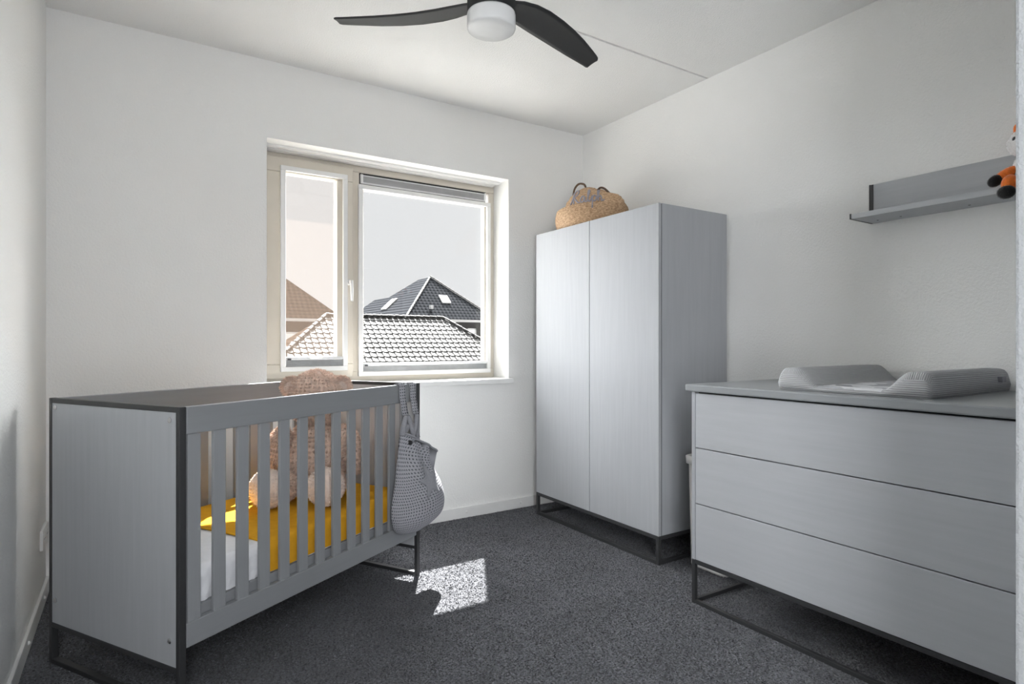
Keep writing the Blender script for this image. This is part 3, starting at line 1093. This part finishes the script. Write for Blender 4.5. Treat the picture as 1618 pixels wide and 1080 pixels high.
for k in range(13):
    a = 0.0315 + 0.0876 * k
    for b in (BW - 0.013, 0.013):
        if smesh is None:
            o = cb('slat', [(0, 0.0435, -0.0065, 0.0065, 0.262, 0.838)], M['grey_slat_shaded'], crib, 0.0022)
            smesh = o.data
        else:
            o = link('slat', smesh, None, crib)
        o.location = (a, -b, 0)
cb('bed_base', [(0.026, BL - 0.026, 0.030, BW - 0.032, 0.268, 0.286)], M['grey_a'], crib, 0.002)
cb('base_rail', [(0.026, BL - 0.026, BW - 0.046, BW - 0.0265, 0.255, 0.299), (0.026, BL - 0.026, 0.0265, 0.046, 0.255, 0.299)], M['grey_a'], crib, 0.002)


def crib_w(a, b, z):
    return Vector((CB[0] + a * math.cos(CA) + b * math.sin(CA), CB[1] + a * math.sin(CA) - b * math.cos(CA), z))


# mattress with white fitted sheet
MA0, MA1, MB0, MB1, MZ0, MZ1 = 0.034, BL - 0.034, 0.030, BW - 0.032, 0.300, 0.410


def soft_slab(a0, a1, b0, b1, z0, z1, rad, na, nb, bottom=True, wr=0.0, ruffle=0.0, seed=0.0, open_end=False):
    """rounded slab as a grid wrapped over the edges, in crib space"""
    prof = []                                   # across b: from the bottom front edge over the top to the bottom back edge
    prof += [(b1, z0 + (z1 - rad - z0) * k / 6) for k in range(7)]
    prof += [(b1 - rad + rad * math.cos(math.radians(15 * k)), z1 - rad + rad * math.sin(math.radians(15 * k))) for k in range(1, 7)]
    prof += [(b1 - rad - (b1 - b0 - 2 * rad) * k / nb, z1) for k in range(1, nb)]
    prof += [(b0 + rad - rad * math.sin(math.radians(15 * k)), z1 - rad + rad * math.cos(math.radians(15 * k))) for k in range(0, 7)]
    prof += [(b0, z1 - rad - (z1 - rad - z0) * k / 6) for k in range(1, 7)]
    bm = bmesh.new()
    rows = []
    for i in range(na + 1):
        a = a0 + (a1 - a0) * i / na
        e = min(a - a0, a1 - a)
        if open_end:
            e = a1 - a
        dz = 0 if e > rad else rad - math.sqrt(max(0, rad * rad - (rad - e) ** 2))
        row = []
        for j, (b, z) in enumerate(prof):
            zz = z if z < z1 - rad else z - dz * (z - (z1 - rad)) / rad
            p = Vector((a, b, zz))
            w = wr * (noise.noise(Vector((a * 7 + seed, b * 6, 0.3))) + 0.5 * noise.noise(Vector((a * 17 + seed, b * 11, 2.3))))
            if z >= z1 - 1e-6:
                p.z += w
            r = 0
            if ruffle and z < z1 - rad * 0.4:
                low = 1 - (z - z0) / (z1 - z0)
                r = ruffle * (noise.noise(Vector((a * 26 + (zz - z0) * 70, zz * 75 - a * 24, seed))) + 0.6 * noise.noise(Vector((a * 60, zz * 120 - a * 50, seed + 4)))) * (0.4 + low) * (1.0 if a < 0.34 else 0.25)
            else:
                r = w * 0.8 if z < z1 - 1e-6 else 0
            if b > (b0 + b1) / 2:
                p.y += r
            else:
                p.y -= r
            row.append(bm.verts.new((p.x, -p.y, p.z)))
        rows.append(row)
    for i in range(na):
        for j in range(len(prof) - 1):
            f = bm.faces.new((rows[i][j], rows[i + 1][j], rows[i + 1][j + 1], rows[i][j + 1]))
            f.smooth = True
    for row in ([rows[-1]] if open_end else [rows[0], rows[-1]]):
        c = bm.faces.new(row)
    return bm


mt = empty('mattress', (CB[0], CB[1], 0), CA)
mt.location = crib_w((MA0 + MA1) / 2, (MB0 + MB1) / 2, MZ0)
tagt(mt, 'white sheeted mattress lying in the crib', 'mattress')


def crib_child(name, bm, mat, par, origin):
    for v in bm.verts:
        v.co.x -= origin[0]
        v.co.y += origin[1]
        v.co.z -= origin[2]
    return to_obj(name, bm, mat, par)


ORG = ((MA0 + MA1) / 2, (MB0 + MB1) / 2, MZ0)
crib_child('fitted_sheet', soft_slab(MA0, MA1, MB0 + 0.006, MB1 - 0.006, MZ0, MZ1, 0.035, 110, 24, wr=0.002, ruffle=0.008, seed=1.0), M['sheet_white'], mt, ORG)

ys = empty('yellow_sheet', crib_w(0.77, (MB0 + MB1) / 2, MZ1), CA)
tagt(ys, 'ochre yellow sheet spread over the crib mattress', 'sheet')
yb_ = soft_slab(0.343, MA1 - 0.001, MB0 + 0.001, MB1 - 0.001, MZ0 + 0.004, MZ1 + 0.005, 0.036, 90, 24, wr=0.0035, seed=5.0, open_end=True)
for v in yb_.verts:                                  # slightly wavy hem and uneven drop
    if v.co.x < 0.40:
        v.co.x += 0.006 * noise.noise(Vector((v.co.y * 8, v.co.z * 8, 7)))
    if v.co.z < MZ0 + 0.02:
        v.co.z += 0.006 * noise.noise(Vector((v.co.x * 6, 0, 9)))
crib_child('cover', yb_, M['sheet_yellow'], ys, (0.77, (MB0 + MB1) / 2, MZ1))
# turned-down hem where the sheet ends
hb = bmesh.new()
hp = [(0.345, -(MB1 + 0.001), 0.312), (0.344, -(MB1 + 0.001), 0.375), (0.343, -(MB1 - 0.016), 0.411), (0.343, -0.35, 0.4165), (0.343, -(MB0 + 0.02), 0.412)]
tube_into(hb, catmull(hp, 8), 0.0045, 8)
crib_child('hem', hb, M['sheet_yellow'], ys, (0.77, (MB0 + MB1) / 2, MZ1))


# ------------------------------------------------------------------ teddy bear
def bear():
    face = Vector((-0.4, -0.917, 0))
    base = Vector((-2.035, -0.580, MZ1 + 0.011))
    rz = math.atan2(face.y, face.x) + math.pi / 2      # local -Y is where the bear looks
    t = empty('teddy_bear', base, rz)
    tagt(t, 'large fluffy pink beige teddy bear sitting in the crib', 'soft toy')
    F_, FL = M['fur'], M['fur_light']
    ellip('body', F_, t, (0, 0.0, 0.165), (0.142, 0.118, 0.170), (-0.10, 0, 0), 36, 0.05, 8, fur=16000, flen=0.014, seed=1)
    h = ellip('head', F_, t, (0.0, -0.005, 0.435), (0.122, 0.108, 0.124), (0, 0, 0), 36, 0.04, 8, fur=13000, flen=0.014, seed=2)
    for s in (-1, 1):
        e = ellip('ear', F_, h, (s * 0.112, 0.005, 0.488), (0.044, 0.024, 0.044), (0, s * 0.3, 0), 24, 0.04, fur=3500, flen=0.013, seed=3 + s)
        ellip('inner_ear', FL, e, (s * 0.111, -0.016, 0.485), (0.026, 0.008, 0.026), fur=700, flen=0.008, seed=8 + s)
        ellip('eye', M['black'], h, (s * 0.045, -0.108, 0.445), (0.009, 0.006, 0.009))
        ellip('arm', F_, t, (s * 0.158, -0.035, 0.205), (0.052, 0.060, 0.125), (0.35, s * -0.30, 0), 28, 0.05, fur=8000, flen=0.014, seed=11 + s)
        l = ellip('leg', F_, t, (s * 0.098 - 0.018, -0.125, 0.068), (0.064, 0.125, 0.064), (0, 0, s * 0.12), 28, 0.05, fur=7000, flen=0.012, seed=21 + s)
        f = ellip('foot', FL, l, (s * 0.115 - 0.042, -0.225, 0.082), (0.076, 0.055, 0.080), (0, 0, s * 0.1), 28, 0.03, fur=5000, flen=0.009, seed=31 + s)
    m = ellip('muzzle', FL, h, (0, -0.100, 0.398), (0.056, 0.040, 0.042), seg=28, fur=2500, flen=0.009, seed=41)
    ellip('nose', M['black_plush'], m, (0, -0.141, 0.416), (0.017, 0.009, 0.012))
    return t


bear()


# ------------------------------------------------------------------ waffle bag on the crib rail
def waffle_bag():
    t = empty('toy_bag', crib_w(1.14, BW + 0.05, 0.24), CA)
    tagt(t, 'grey waffle cotton bag with a star hanging from the crib rail', 'bag')
    o = (1.14, BW + 0.05, 0.24)

    def L(a, b, z):
        return Vector((a - o[0], -(b - o[1]), z - o[2]))
    # (z, left a, right a, depth front, depth back)
    lev = [(0.242, 1.075, 1.175, 0.020, 0.012), (0.250, 1.030, 1.235, 0.048, 0.016), (0.275, 0.995, 1.290, 0.070, 0.018), (0.315, 0.978, 1.330, 0.086, 0.018), (0.365, 0.975, 1.345, 0.086, 0.018),
           (0.42, 0.985, 1.325, 0.084, 0.018), (0.48, 1.000, 1.290, 0.070, 0.018), (0.53, 1.010, 1.258, 0.056, 0.018), (0.575, 1.020, 1.242, 0.046, 0.016), (0.61, 1.028, 1.255, 0.043, 0.016), (0.640, 1.036, 1.285, 0.042, 0.016), (0.655, 1.040, 1.300, 0.044, 0.016)]
    bm = bmesh.new()
    uvl = bm.loops.layers.uv.new('UVMap')
    seg = 64
    rings, uvs = [], {}
    fine = []
    for i in range(len(lev) - 1):
        p0, p1, p2, p3 = lev[max(0, i - 1)], lev[i], lev[i + 1], lev[min(len(lev) - 1, i + 2)]
        for k in range(4):
            s = k / 4
            fine.append([0.5 * (2 * p1[q] + (p2[q] - p0[q]) * s + (2 * p0[q] - 5 * p1[q] + 4 * p2[q] - p3[q]) * s * s + (3 * p1[q] - p0[q] - 3 * p2[q] + p3[q]) * s ** 3) for q in range(5)])
    fine.append(list(lev[-1]))
    bc = BW + 0.021
    dist = 0
    for i, (z, a0, a1, df, db) in enumerate(fine):
        if i:
            dz = math.hypot(z - fine[i - 1][0], 0.5 * (a1 - a0 - fine[i - 1][2] + fine[i - 1][1]))
            dist += dz
        cx, rx = (a0 + a1) / 2, (a1 - a0) / 2
        rr_ = []
        for k in range(seg):
            th = 2 * math.pi * k / seg
            c, s = math.cos(th), math.sin(th)
            a = cx + rx * math.copysign(abs(c) ** 0.85, c)
            b = bc + (df if s > 0 else db) * math.copysign(abs(s) ** 0.8, s)
            # the rim slopes: high at the left, low at the right
            zz = z
            top = max(0, (z - 0.50) / 0.155)
            zz += top * (0.048 - 0.125 * ((a - 1.036) / 0.264))
            fold = 0.007 * math.sin(a * 60 + z * 9) * min(1, max(0, (z - 0.35) / 0.2)) + 0.008 * noise.noise(Vector((a * 14, z * 9, 3 + s)))
            b += fold * (1 if s > 0 else 0.0)
            v = bm.verts.new(L(a, b, zz))
            uvs[v] = (rx * th * 0.78 if th <= math.pi else rx * th * 0.78, dist)
            rr_.append(v)
        rings.append(rr_)
    for A, B in zip(rings, rings[1:]):
        for k in range(seg):
            f = bm.faces.new((A[k], A[(k + 1) % seg], B[(k + 1) % seg], B[k]))
            f.smooth = True
            for lp in f.loops:
                u, w = uvs[lp.vert]
                if k == seg - 1 and lp.vert in (A[0], B[0]):
                    u = u + 0.15 * 2 * math.pi * 0.78
                lp[uvl].uv = (u, w)
    bm.faces.new(rings[0][::-1])
    rim = [v.co.copy() for v in rings[-1]]
    # inside of the mouth
    inner = [bm.verts.new(Vector(v.co) + Vector((0, 0, -0.10)) + (Vector((0.16 - 0.0, 0, 0)) * 0)) for v in rings[-1]]
    cen = sum((v.co for v in inner), Vector()) / seg
    for v in inner:
        v.co = cen + (v.co - cen) * 0.8
    for k in range(seg):
        f = bm.faces.new((rings[-1][k], rings[-1][(k + 1) % seg], inner[(k + 1) % seg], inner[k]))
        f.smooth = True
    bm.faces.new(inner)
    sack = to_obj('sack', bm, M['waffle'], t)
    # rolled hem at the mouth and one below it
    tube('hem', rim, 0.005, M['grey_cotton'], t, 8, closed=True)
    bvh = BVHTree.FromPolygons([v.co.copy() for v in sack.data.vertices], [list(p.vertices) for p in sack.data.polygons])

    def front(a, z, off):
        h = bvh.ray_cast(L(a, BW + 0.5, z), Vector((0, 1, 0)))
        return h[0] + Vector((0, -off, 0)) if h[0] is not None else L(a, bc + 0.04, z)
    # star patch sewn on the front
    ca, cz, R1, R2 = 1.165, 0.468, 0.088, 0.038
    outline = []
    for k in range(10):
        an = math.radians(90 + 36 * k + 8)
        rr_ = R1 if k % 2 == 0 else R2
        outline.append((ca + rr_ * math.cos(an), cz + rr_ * math.sin(an)))
    sb = bmesh.new()
    N = 6
    for k in range(10):
        p, q = Vector(outline[k]), Vector(outline[(k + 1) % 10])
        c = Vector((ca, cz))
        gr = {}
        for i in range(N + 1):
            for j in range(N + 1 - i):
                w = c + (p - c) * (i / N) + (q - c) * (j / N)
                gr[i, j] = sb.verts.new(front(w.x, w.y, 0.0035))
        for i in range(N):
            for j in range(N - i):
                sb.faces.new((gr[i, j], gr[i + 1, j], gr[i, j + 1]))
                if i + j < N - 1:
                    sb.faces.new((gr[i + 1, j], gr[i + 1, j + 1], gr[i, j + 1]))
    bmesh.ops.remove_doubles(sb, verts=list(sb.verts), dist=0.0004)
    so_ = to_obj('star_patch', sb, M['grey_cotton'], t, smooth=True)
    sm = so_.modifiers.new('thick', 'SOLIDIFY')
    sm.thickness = 0.003
    # straps looped over the rail
    for a in (1.060, 1.140):
        path = [(BW + 0.022, 0.770), (BW + 0.016, 0.80), (BW + 0.006, 0.86), (BW + 0.004, 0.912), (BW + 0.001, 0.9205), (BW - 0.012, 0.9225), (BW - 0.026, 0.9195), (BW - 0.030, 0.905), (BW - 0.030, 0.86)]
        st = bmesh.new()
        ul = st.loops.layers.uv.new('UVMap')
        cols = []
        d = 0
        for i, (b, z) in enumerate(path):
            if i:
                d += math.hypot(b - path[i - 1][0], z - path[i - 1][1])
            lean = (0.768 - z) * -0.10 if z < 0.9 else 0.014
            cols.append(([st.verts.new(L(a + lean * 0 + (-0.012 if False else 0) + w - 0.06 * (z - 0.77) * 0.6, b, z)) for w in (0.0, 0.014, 0.028, 0.042)], d))
        for (A, d0), (B, d1) in zip(cols, cols[1:]):
            for k in range(3):
                f = st.faces.new((A[k], A[k + 1], B[k + 1], B[k]))
                f.smooth = True
                for lp, q in zip(f.loops, ((k * 0.012, d0), ((k + 1) * 0.012, d0), ((k + 1) * 0.012, d1), (k * 0.012, d1))):
                    lp[ul].uv = q
        s_o = to_obj('strap', st, M['waffle'], t)
        s_o.modifiers.new('thick', 'SOLIDIFY').thickness = 0.004
    # bunched cloth between the mouth and the straps
    for pts, r in ((((1.040, BW + 0.030, 0.690), (1.050, BW + 0.030, 0.730), (1.075, BW + 0.025, 0.775)), [0.014, 0.016, 0.010]),
                   (((1.120, BW + 0.032, 0.662), (1.105, BW + 0.034, 0.715), (1.088, BW + 0.026, 0.775)), [0.012, 0.015, 0.010]),
                   (((1.110, BW + 0.030, 0.668), (1.140, BW + 0.030, 0.715), (1.160, BW + 0.024, 0.772)), [0.012, 0.015, 0.010]),
                   (((1.165, BW + 0.016, 0.640), (1.178, BW + 0.014, 0.690), (1.170, BW + 0.020, 0.772)), [0.012, 0.014, 0.009]),
                   (((1.060, BW + 0.020, 0.700), (1.085, BW + 0.018, 0.720), (1.120, BW + 0.018, 0.728), (1.160, BW + 0.018, 0.700)), [0.018, 0.020, 0.020, 0.014])):
        tube('gathered_cloth', [L(*p) for p in catmull(pts, 6)], [r[0] + (r[-1] - r[0]) * k / (6 * (len(pts) - 1)) for k in range(6 * (len(pts) - 1) + 1)], M['grey_cotton'], t, 10)
    bpt = front(1.062, 0.658, 0.006)
    bb = bmesh.new()
    tube_into(bb, [bpt + Vector((0, 0.004, 0)), bpt + Vector((0, -0.006, 0))], [0.011, 0.008], 14)
    to_obj('button', bb, M['dark_metal'], t)
    tube('drawstring', catmull([bpt, bpt + Vector((0.02, -0.008, 0.012)), bpt + Vector((0.045, -0.004, 0.006)), bpt + Vector((0.07, 0.0, 0.018))], 6), 0.0035, M['grey_cotton'], t, 6)
    return t


waffle_bag()


# ================================================================== OUTSIDE
structure(boxes('ground', [(-60, 120, 0.36, 160, -6.2, -6.0)], M['paving']))


def poly_obj(name, polys, mat, parent, uvdir=None):
    bm = bmesh.new()
    uvl = bm.loops.layers.uv.new('UVMap')
    for P in polys:
        vs = [bm.verts.new(p) for p in P]
        f = bm.faces.new(vs)
        f.normal_update()
        n = f.normal if f.normal.z >= 0 else -f.normal
        al = Vector((0, 0, 1)).cross(n)
        al = al.normalized() if al.length > 1e-4 else Vector((1, 0, 0))
        up = n.cross(al).normalized()
        for lp in f.loops:
            lp[uvl].uv = (lp.vert.co.dot(al), lp.vert.co.dot(up))
    me = bpy.data.meshes.new(name)
    bm.to_mesh(me)
    bm.free()
    return link(name, me, mat, parent)


# --- the low tiled roof right across from the window
RY, RZ, RX0, RX1 = 25.0, 2.40, 4.95, 11.04
SL = math.radians(40)
TS = math.tan(SL)
DROP = 4.2
RUN = DROP / TS
nh = empty('tiled_roof_house', ((RX0 + RX1) / 2, RY, -6.0))
tagt(nh, 'near low house with pale shiny tiled hip roof outside the window', 'house')
NO = Vector(nh.location)


def rel(o, *pts):
    return [Vector(p) - o for p in pts]


hipx = 1.12
A, B = Vector((RX0, RY, RZ)), Vector((RX1, RY, RZ))
C0, C1 = Vector((RX0 - RUN * hipx, RY - RUN, RZ - DROP)), Vector((RX1 + RUN * hipx, RY - RUN, RZ - DROP))
D0, D1 = Vector((RX0 - RUN * hipx, RY + RUN, RZ - DROP)), Vector((RX1 + RUN * hipx, RY + RUN, RZ - DROP))
poly_obj('roof_deck', [rel(NO, C0, C1, B, A), rel(NO, D1, D0, A, B)], M['tile_under'], nh)
poly_obj('hip_slope', [rel(NO, D0, C0, A)], M['roof_brown'], nh)
poly_obj('hip_slope', [rel(NO, C1, D1, B)], M['roof_dark'], nh)
boxes('wall', [(C0.x + 0.5 - NO.x, C1.x - 0.5 - NO.x, C0.y + 0.5 - NO.y, D0.y - 0.5 - NO.y, 0, RZ - DROP + 6.0)], M['brick_far'], nh)
# tiles: a flat pan with a raised roll, laid in overlapping courses
TW, TC = 0.30, 0.335


def tile_mesh():
    prof = [(0.0, 0.012), (0.045, 0.045), (0.095, 0.045), (0.135, 0.012), (0.22, 0.004), (0.306, 0.012)]
    vs, fs = [], []
    for v, lift in ((0.0, 0.035), (TC + 0.05, 0.0)):
        for u, h in prof:
            vs.append((u, v, h + lift))
    for u, h in prof:
        vs.append((u, 0.0, h + 0.035 - 0.032))
    n = len(prof)
    for k in range(n - 1):
        fs.append((k, k + 1, n + k + 1, n + k))
        fs.append((2 * n + k, 2 * n + k + 1, k + 1, k))
    fs.append((0, n, 2 * n))
    fs.append((n - 1, 3 * n - 1, 2 * n - 1))
    return vs, fs


tv, tf = tile_mesh()
tme = bpy.data.meshes.new('roof_tile')
tme.from_pydata(tv, [], tf)
tme.update()
tme.materials.append(M['tile'])
rot = Matrix.Rotation(SL, 4, 'X')
ncourse = int((DROP / math.sin(SL)) / TC)
cands = []
for r in range(ncourse):
    d = (r + 1) * TC                                # distance down the slope to the tile's lower edge
    y = RY - d * math.cos(SL)
    z = RZ - d * math.sin(SL)
    run = d * math.cos(SL) * hipx
    k0 = int(math.floor((RX0 - run) / TW)) - 1
    k1 = int(math.ceil((RX1 + run) / TW)) + 1
    for k in range(k0, k1):
        x = k * TW
        lim = (d - TC * 0.5) * math.cos(SL) * hipx
        if x + TW * 0.5 < RX0 - lim or x + TW * 0.5 > RX1 + lim:
            continue
        cands.append((x, y, z, r))


def px(p):
    d = Vector(p) - CAM
    zf = d.x * math.cos(YAW) + d.y * math.sin(YAW)
    return 809 + 940 * (d.x * math.sin(YAW) - d.y * math.cos(YAW)) / zf, 542 - 940 * d.z / zf


single, rest = [], []
for c in cands:
    u, v = px((c[0] + 0.15, c[1], c[2]))
    (single if (572 < u < 766 or 446 < u < 534) and v < 578 and len(single) < 300 else rest).append(c)
for x, y, z, r in single:
    o = link('roof_tile', tme, None, nh)
    o.matrix_local = Matrix.Translation(Vector((x, y, z)) - NO) @ rot
vs, fs = [], []
for x, y, z, r in rest:
    b = len(vs)
    mtx = Matrix.Translation(Vector((x, y, z)) - NO) @ rot
    vs += [mtx @ Vector(p) for p in tv]
    fs += [tuple(i + b for i in f) for f in tf]
rme = bpy.data.meshes.new('further_roof_tiles')
rme.from_pydata(vs, [], fs)
rme.update()
ro = link('further_roof_tiles', rme, M['tile'], nh)
ro['kind'] = 'stuff'


def cap_row(p0, p1, name, parent, org, mat, r=0.11, ln=0.38):
    """overlapping half-round ridge tiles from p0 to p1, one mesh per tile"""
    d = p1 - p0
    n = max(1, int(d.length / ln))
    q = d.to_track_quat('X', 'Z').to_matrix().to_4x4()
    me = bpy.data.meshes.new(name)
    v_, f_ = [], []
    for x, rr_, lift in ((0, r * 1.06, 0.02), (d.length / n + 0.05, r * 0.94, 0.0)):
        for k in range(7):
            a = math.pi * k / 6
            v_.append((x, rr_ * math.cos(a), rr_ * math.sin(a) * 0.75 + lift - 0.02))
    for k in range(6):
        f_.append((k, k + 1, 8 + k, 7 + k))
    f_.append(tuple(range(7)))
    me.from_pydata(v_, [], f_)
    me.update()
    me.materials.append(mat)
    for i in range(n):
        o = link(name, me, None, parent)
        o.matrix_local = Matrix.Translation(p0 + d * (i / n) - org) @ q


up = Vector((0, 0, 0.06))
cap_row(A + up, B + up, 'ridge_tile', nh, NO, M['ridge'])
cap_row(C0.lerp(A, 0.42) + up, A + up, 'hip_tile', nh, NO, M['ridge'])
cap_row(C1.lerp(B, 0.42) + up, B + up, 'hip_tile', nh, NO, M['ridge'])


# --- taller houses behind it
def skylight(parent, org, P, nrm, name='skylight'):
    """thin raised roof window from four corner points"""
    n = Vector(nrm).normalized() * 0.10
    bm = bmesh.new()
    lo = [bm.verts.new(Vector(p) - org) for p in P]
    hi = [bm.verts.new(Vector(p) + n - org) for p in P]
    bm.faces.new(hi)
    for k in range(4):
        bm.faces.new((lo[k], lo[(k + 1) % 4], hi[(k + 1) % 4], hi[k]))
    o = to_obj(name, bm, M['render_white'], parent)
    c = sum((Vector(p) for p in P), Vector()) / 4
    g = bmesh.new()
    g.faces.new([g.verts.new(c + (Vector(p) - c) * 0.72 + n * 1.05 - org) for p in P])
    to_obj('skylight_pane', g, M['alu'], o)
    return o


# right-hand dark roofed house
ye = 35.0
EZ = 2.80
Ap = Vector((16.75, ye + 4.0, 6.22))
E0, E1 = Vector((13.05, ye, EZ)), Vector((20.45, ye, EZ))
fh = empty('dark_roof_house', (16.75, ye + 8, -6.0))
tagt(fh, 'house with steep dark tiled roof and small skylights behind the near roof', 'house')
FO = Vector(fh.location)
slope_l = (Ap.z - EZ) / (Ap.x - E0.x)
R2 = Vector((Ap.x, ye + 6.3, Ap.z))


def on_left(y, z):                               # a point on the left-hand roof plane
    return Vector((E0.x + (z - EZ) / slope_l, y, z))


Lb = on_left(44.2, 4.92)
Lc = on_left(47.6, 4.92)
Ld = on_left(50.5, EZ)
poly_obj('front_slope', [rel(FO, E0, E1, Ap)], M['roof_dark'], fh)
poly_obj('side_slope', [rel(FO, E0, Ap, R2, Lb, Lc, Ld)], M['roof_dark'], fh)
rgt = Vector((E1.x, 50.5, EZ))
poly_obj('rear_slope', [rel(FO, E1, rgt, Vector((Lc.x + 2, Lc.y, Lc.z)), R2, Ap), rel(FO, Ld, Lc, Vector((Lc.x + 2, Lc.y, Lc.z)), rgt), rel(FO, Lb, R2, Vector((Lc.x + 2, Lc.y, Lc.z)), Lc)], M['roof_dark'], fh)
cap_row(E0 + Vector((0, 0, .05)), Ap + Vector((0, 0, .05)), 'hip_tile', fh, FO, M['tile'], 0.085, 0.36)
cap_row(E1 + Vector((0, 0, .05)), Ap + Vector((0, 0, .05)), 'hip_tile', fh, FO, M['tile_under'], 0.12, 0.36)
boxes('gutter', [(E0.x - FO.x - 0.1, E1.x - FO.x + 0.1, ye - 0.15 - FO.y, ye + 0.1 - FO.y, EZ + 5.83, EZ + 6.0)], M['render_white'], fh)
boxes('wall', [(E0.x + 0.4 - FO.x, E1.x - 0.4 - FO.x, ye + 0.5 - FO.y, 50 - FO.y, 0, EZ + 6.0)], M['brick_far'], fh)


def far_window(parent, org, x0, x1, y, z0, z1):
    o = boxes('window', [(x0 - org.x, x1 - org.x, y - 0.06 - org.y, y - org.y, z1 - 0.1 - org.z, z1 - org.z), (x0 - org.x, x1 - org.x, y - 0.06 - org.y, y - org.y, z0 - org.z, z0 + 0.1 - org.z),
                         (x0 - org.x, x0 + 0.1 - org.x, y - 0.06 - org.y, y - org.y, z0 - org.z, z1 - org.z), (x1 - 0.1 - org.x, x1 - org.x, y - 0.06 - org.y, y - org.y, z0 - org.z, z1 - org.z)], M['render_white'], parent)
    boxes('window_glass', [(x0 + 0.1 - org.x, x1 - 0.1 - org.x, y - 0.03 - org.y, y - 0.01 - org.y, z0 + 0.1 - org.z, z1 - 0.1 - org.z)], M['alu'], o)


far_window(fh, FO, 18.05, 18.85, ye + 0.5, 1.30, 2.20)
sf = (Ap.z - EZ) / 4.0


def on_front(x, z):
    return Vector((x, ye + (z - EZ) / sf, z))


skylight(fh, FO, [on_front(16.55, 4.05), on_front(17.25, 4.05), on_front(17.25, 4.62), on_front(16.55, 4.62)], (0, -sf, 1))
skylight(fh, FO, [on_left(41.2, 3.75), on_left(42.4, 3.75), on_left(42.4, 4.60), on_left(41.2, 4.60)], (-slope_l, 0, 1))
vb = on_front(15.35, 3.55)
boxes('roof_vent', [(vb.x - 0.10 - FO.x, vb.x + 0.10 - FO.x, vb.y - 0.25 - FO.y, vb.y + 0.05 - FO.y, vb.z - FO.z, vb.z + 0.28 - FO.z)], M['render_white'], fh)

# left-hand brown roofed house
lh = empty('brown_roof_house', (4.6, 38, -6.0))
tagt(lh, 'brown roofed house seen through the narrow left window pane', 'house')
LO = Vector(lh.location)
LA = Vector((4.2, 39.5, 6.85))
L0, L1 = Vector((-0.6, 35, 2.62)), Vector((8.95, 35, 2.62))
L2, L3 = Vector((8.95, 46, 2.62)), Vector((-0.6, 46, 2.62))
LB = Vector((4.2, 42, 6.85))
poly_obj('front_slope', [rel(LO, L0, L1, LA)], M['roof_brown'], lh)
poly_obj('side_slope', [rel(LO, L1, L2, LB, LA)], M['roof_brown'], lh)
poly_obj('side_slope', [rel(LO, L3, L0, LA, LB)], M['roof_brown'], lh)
poly_obj('rear_slope', [rel(LO, L2, L3, LB)], M['roof_brown'], lh)
boxes('gutter', [(L0.x - LO.x, L1.x - LO.x, 34.8 - LO.y, 35.05 - LO.y, 2.46 + 6, 2.64 + 6)], M['render_white'], lh)
boxes('wall', [(L0.x + 0.5 - LO.x, L1.x - 0.5 - LO.x, 35.5 - LO.y, 45.5 - LO.y, 0, 2.62 + 6.0)], M['brick_brown'], lh)
far_window(lh, LO, 5.0, 6.2, 35.5, 0.6, 1.8)
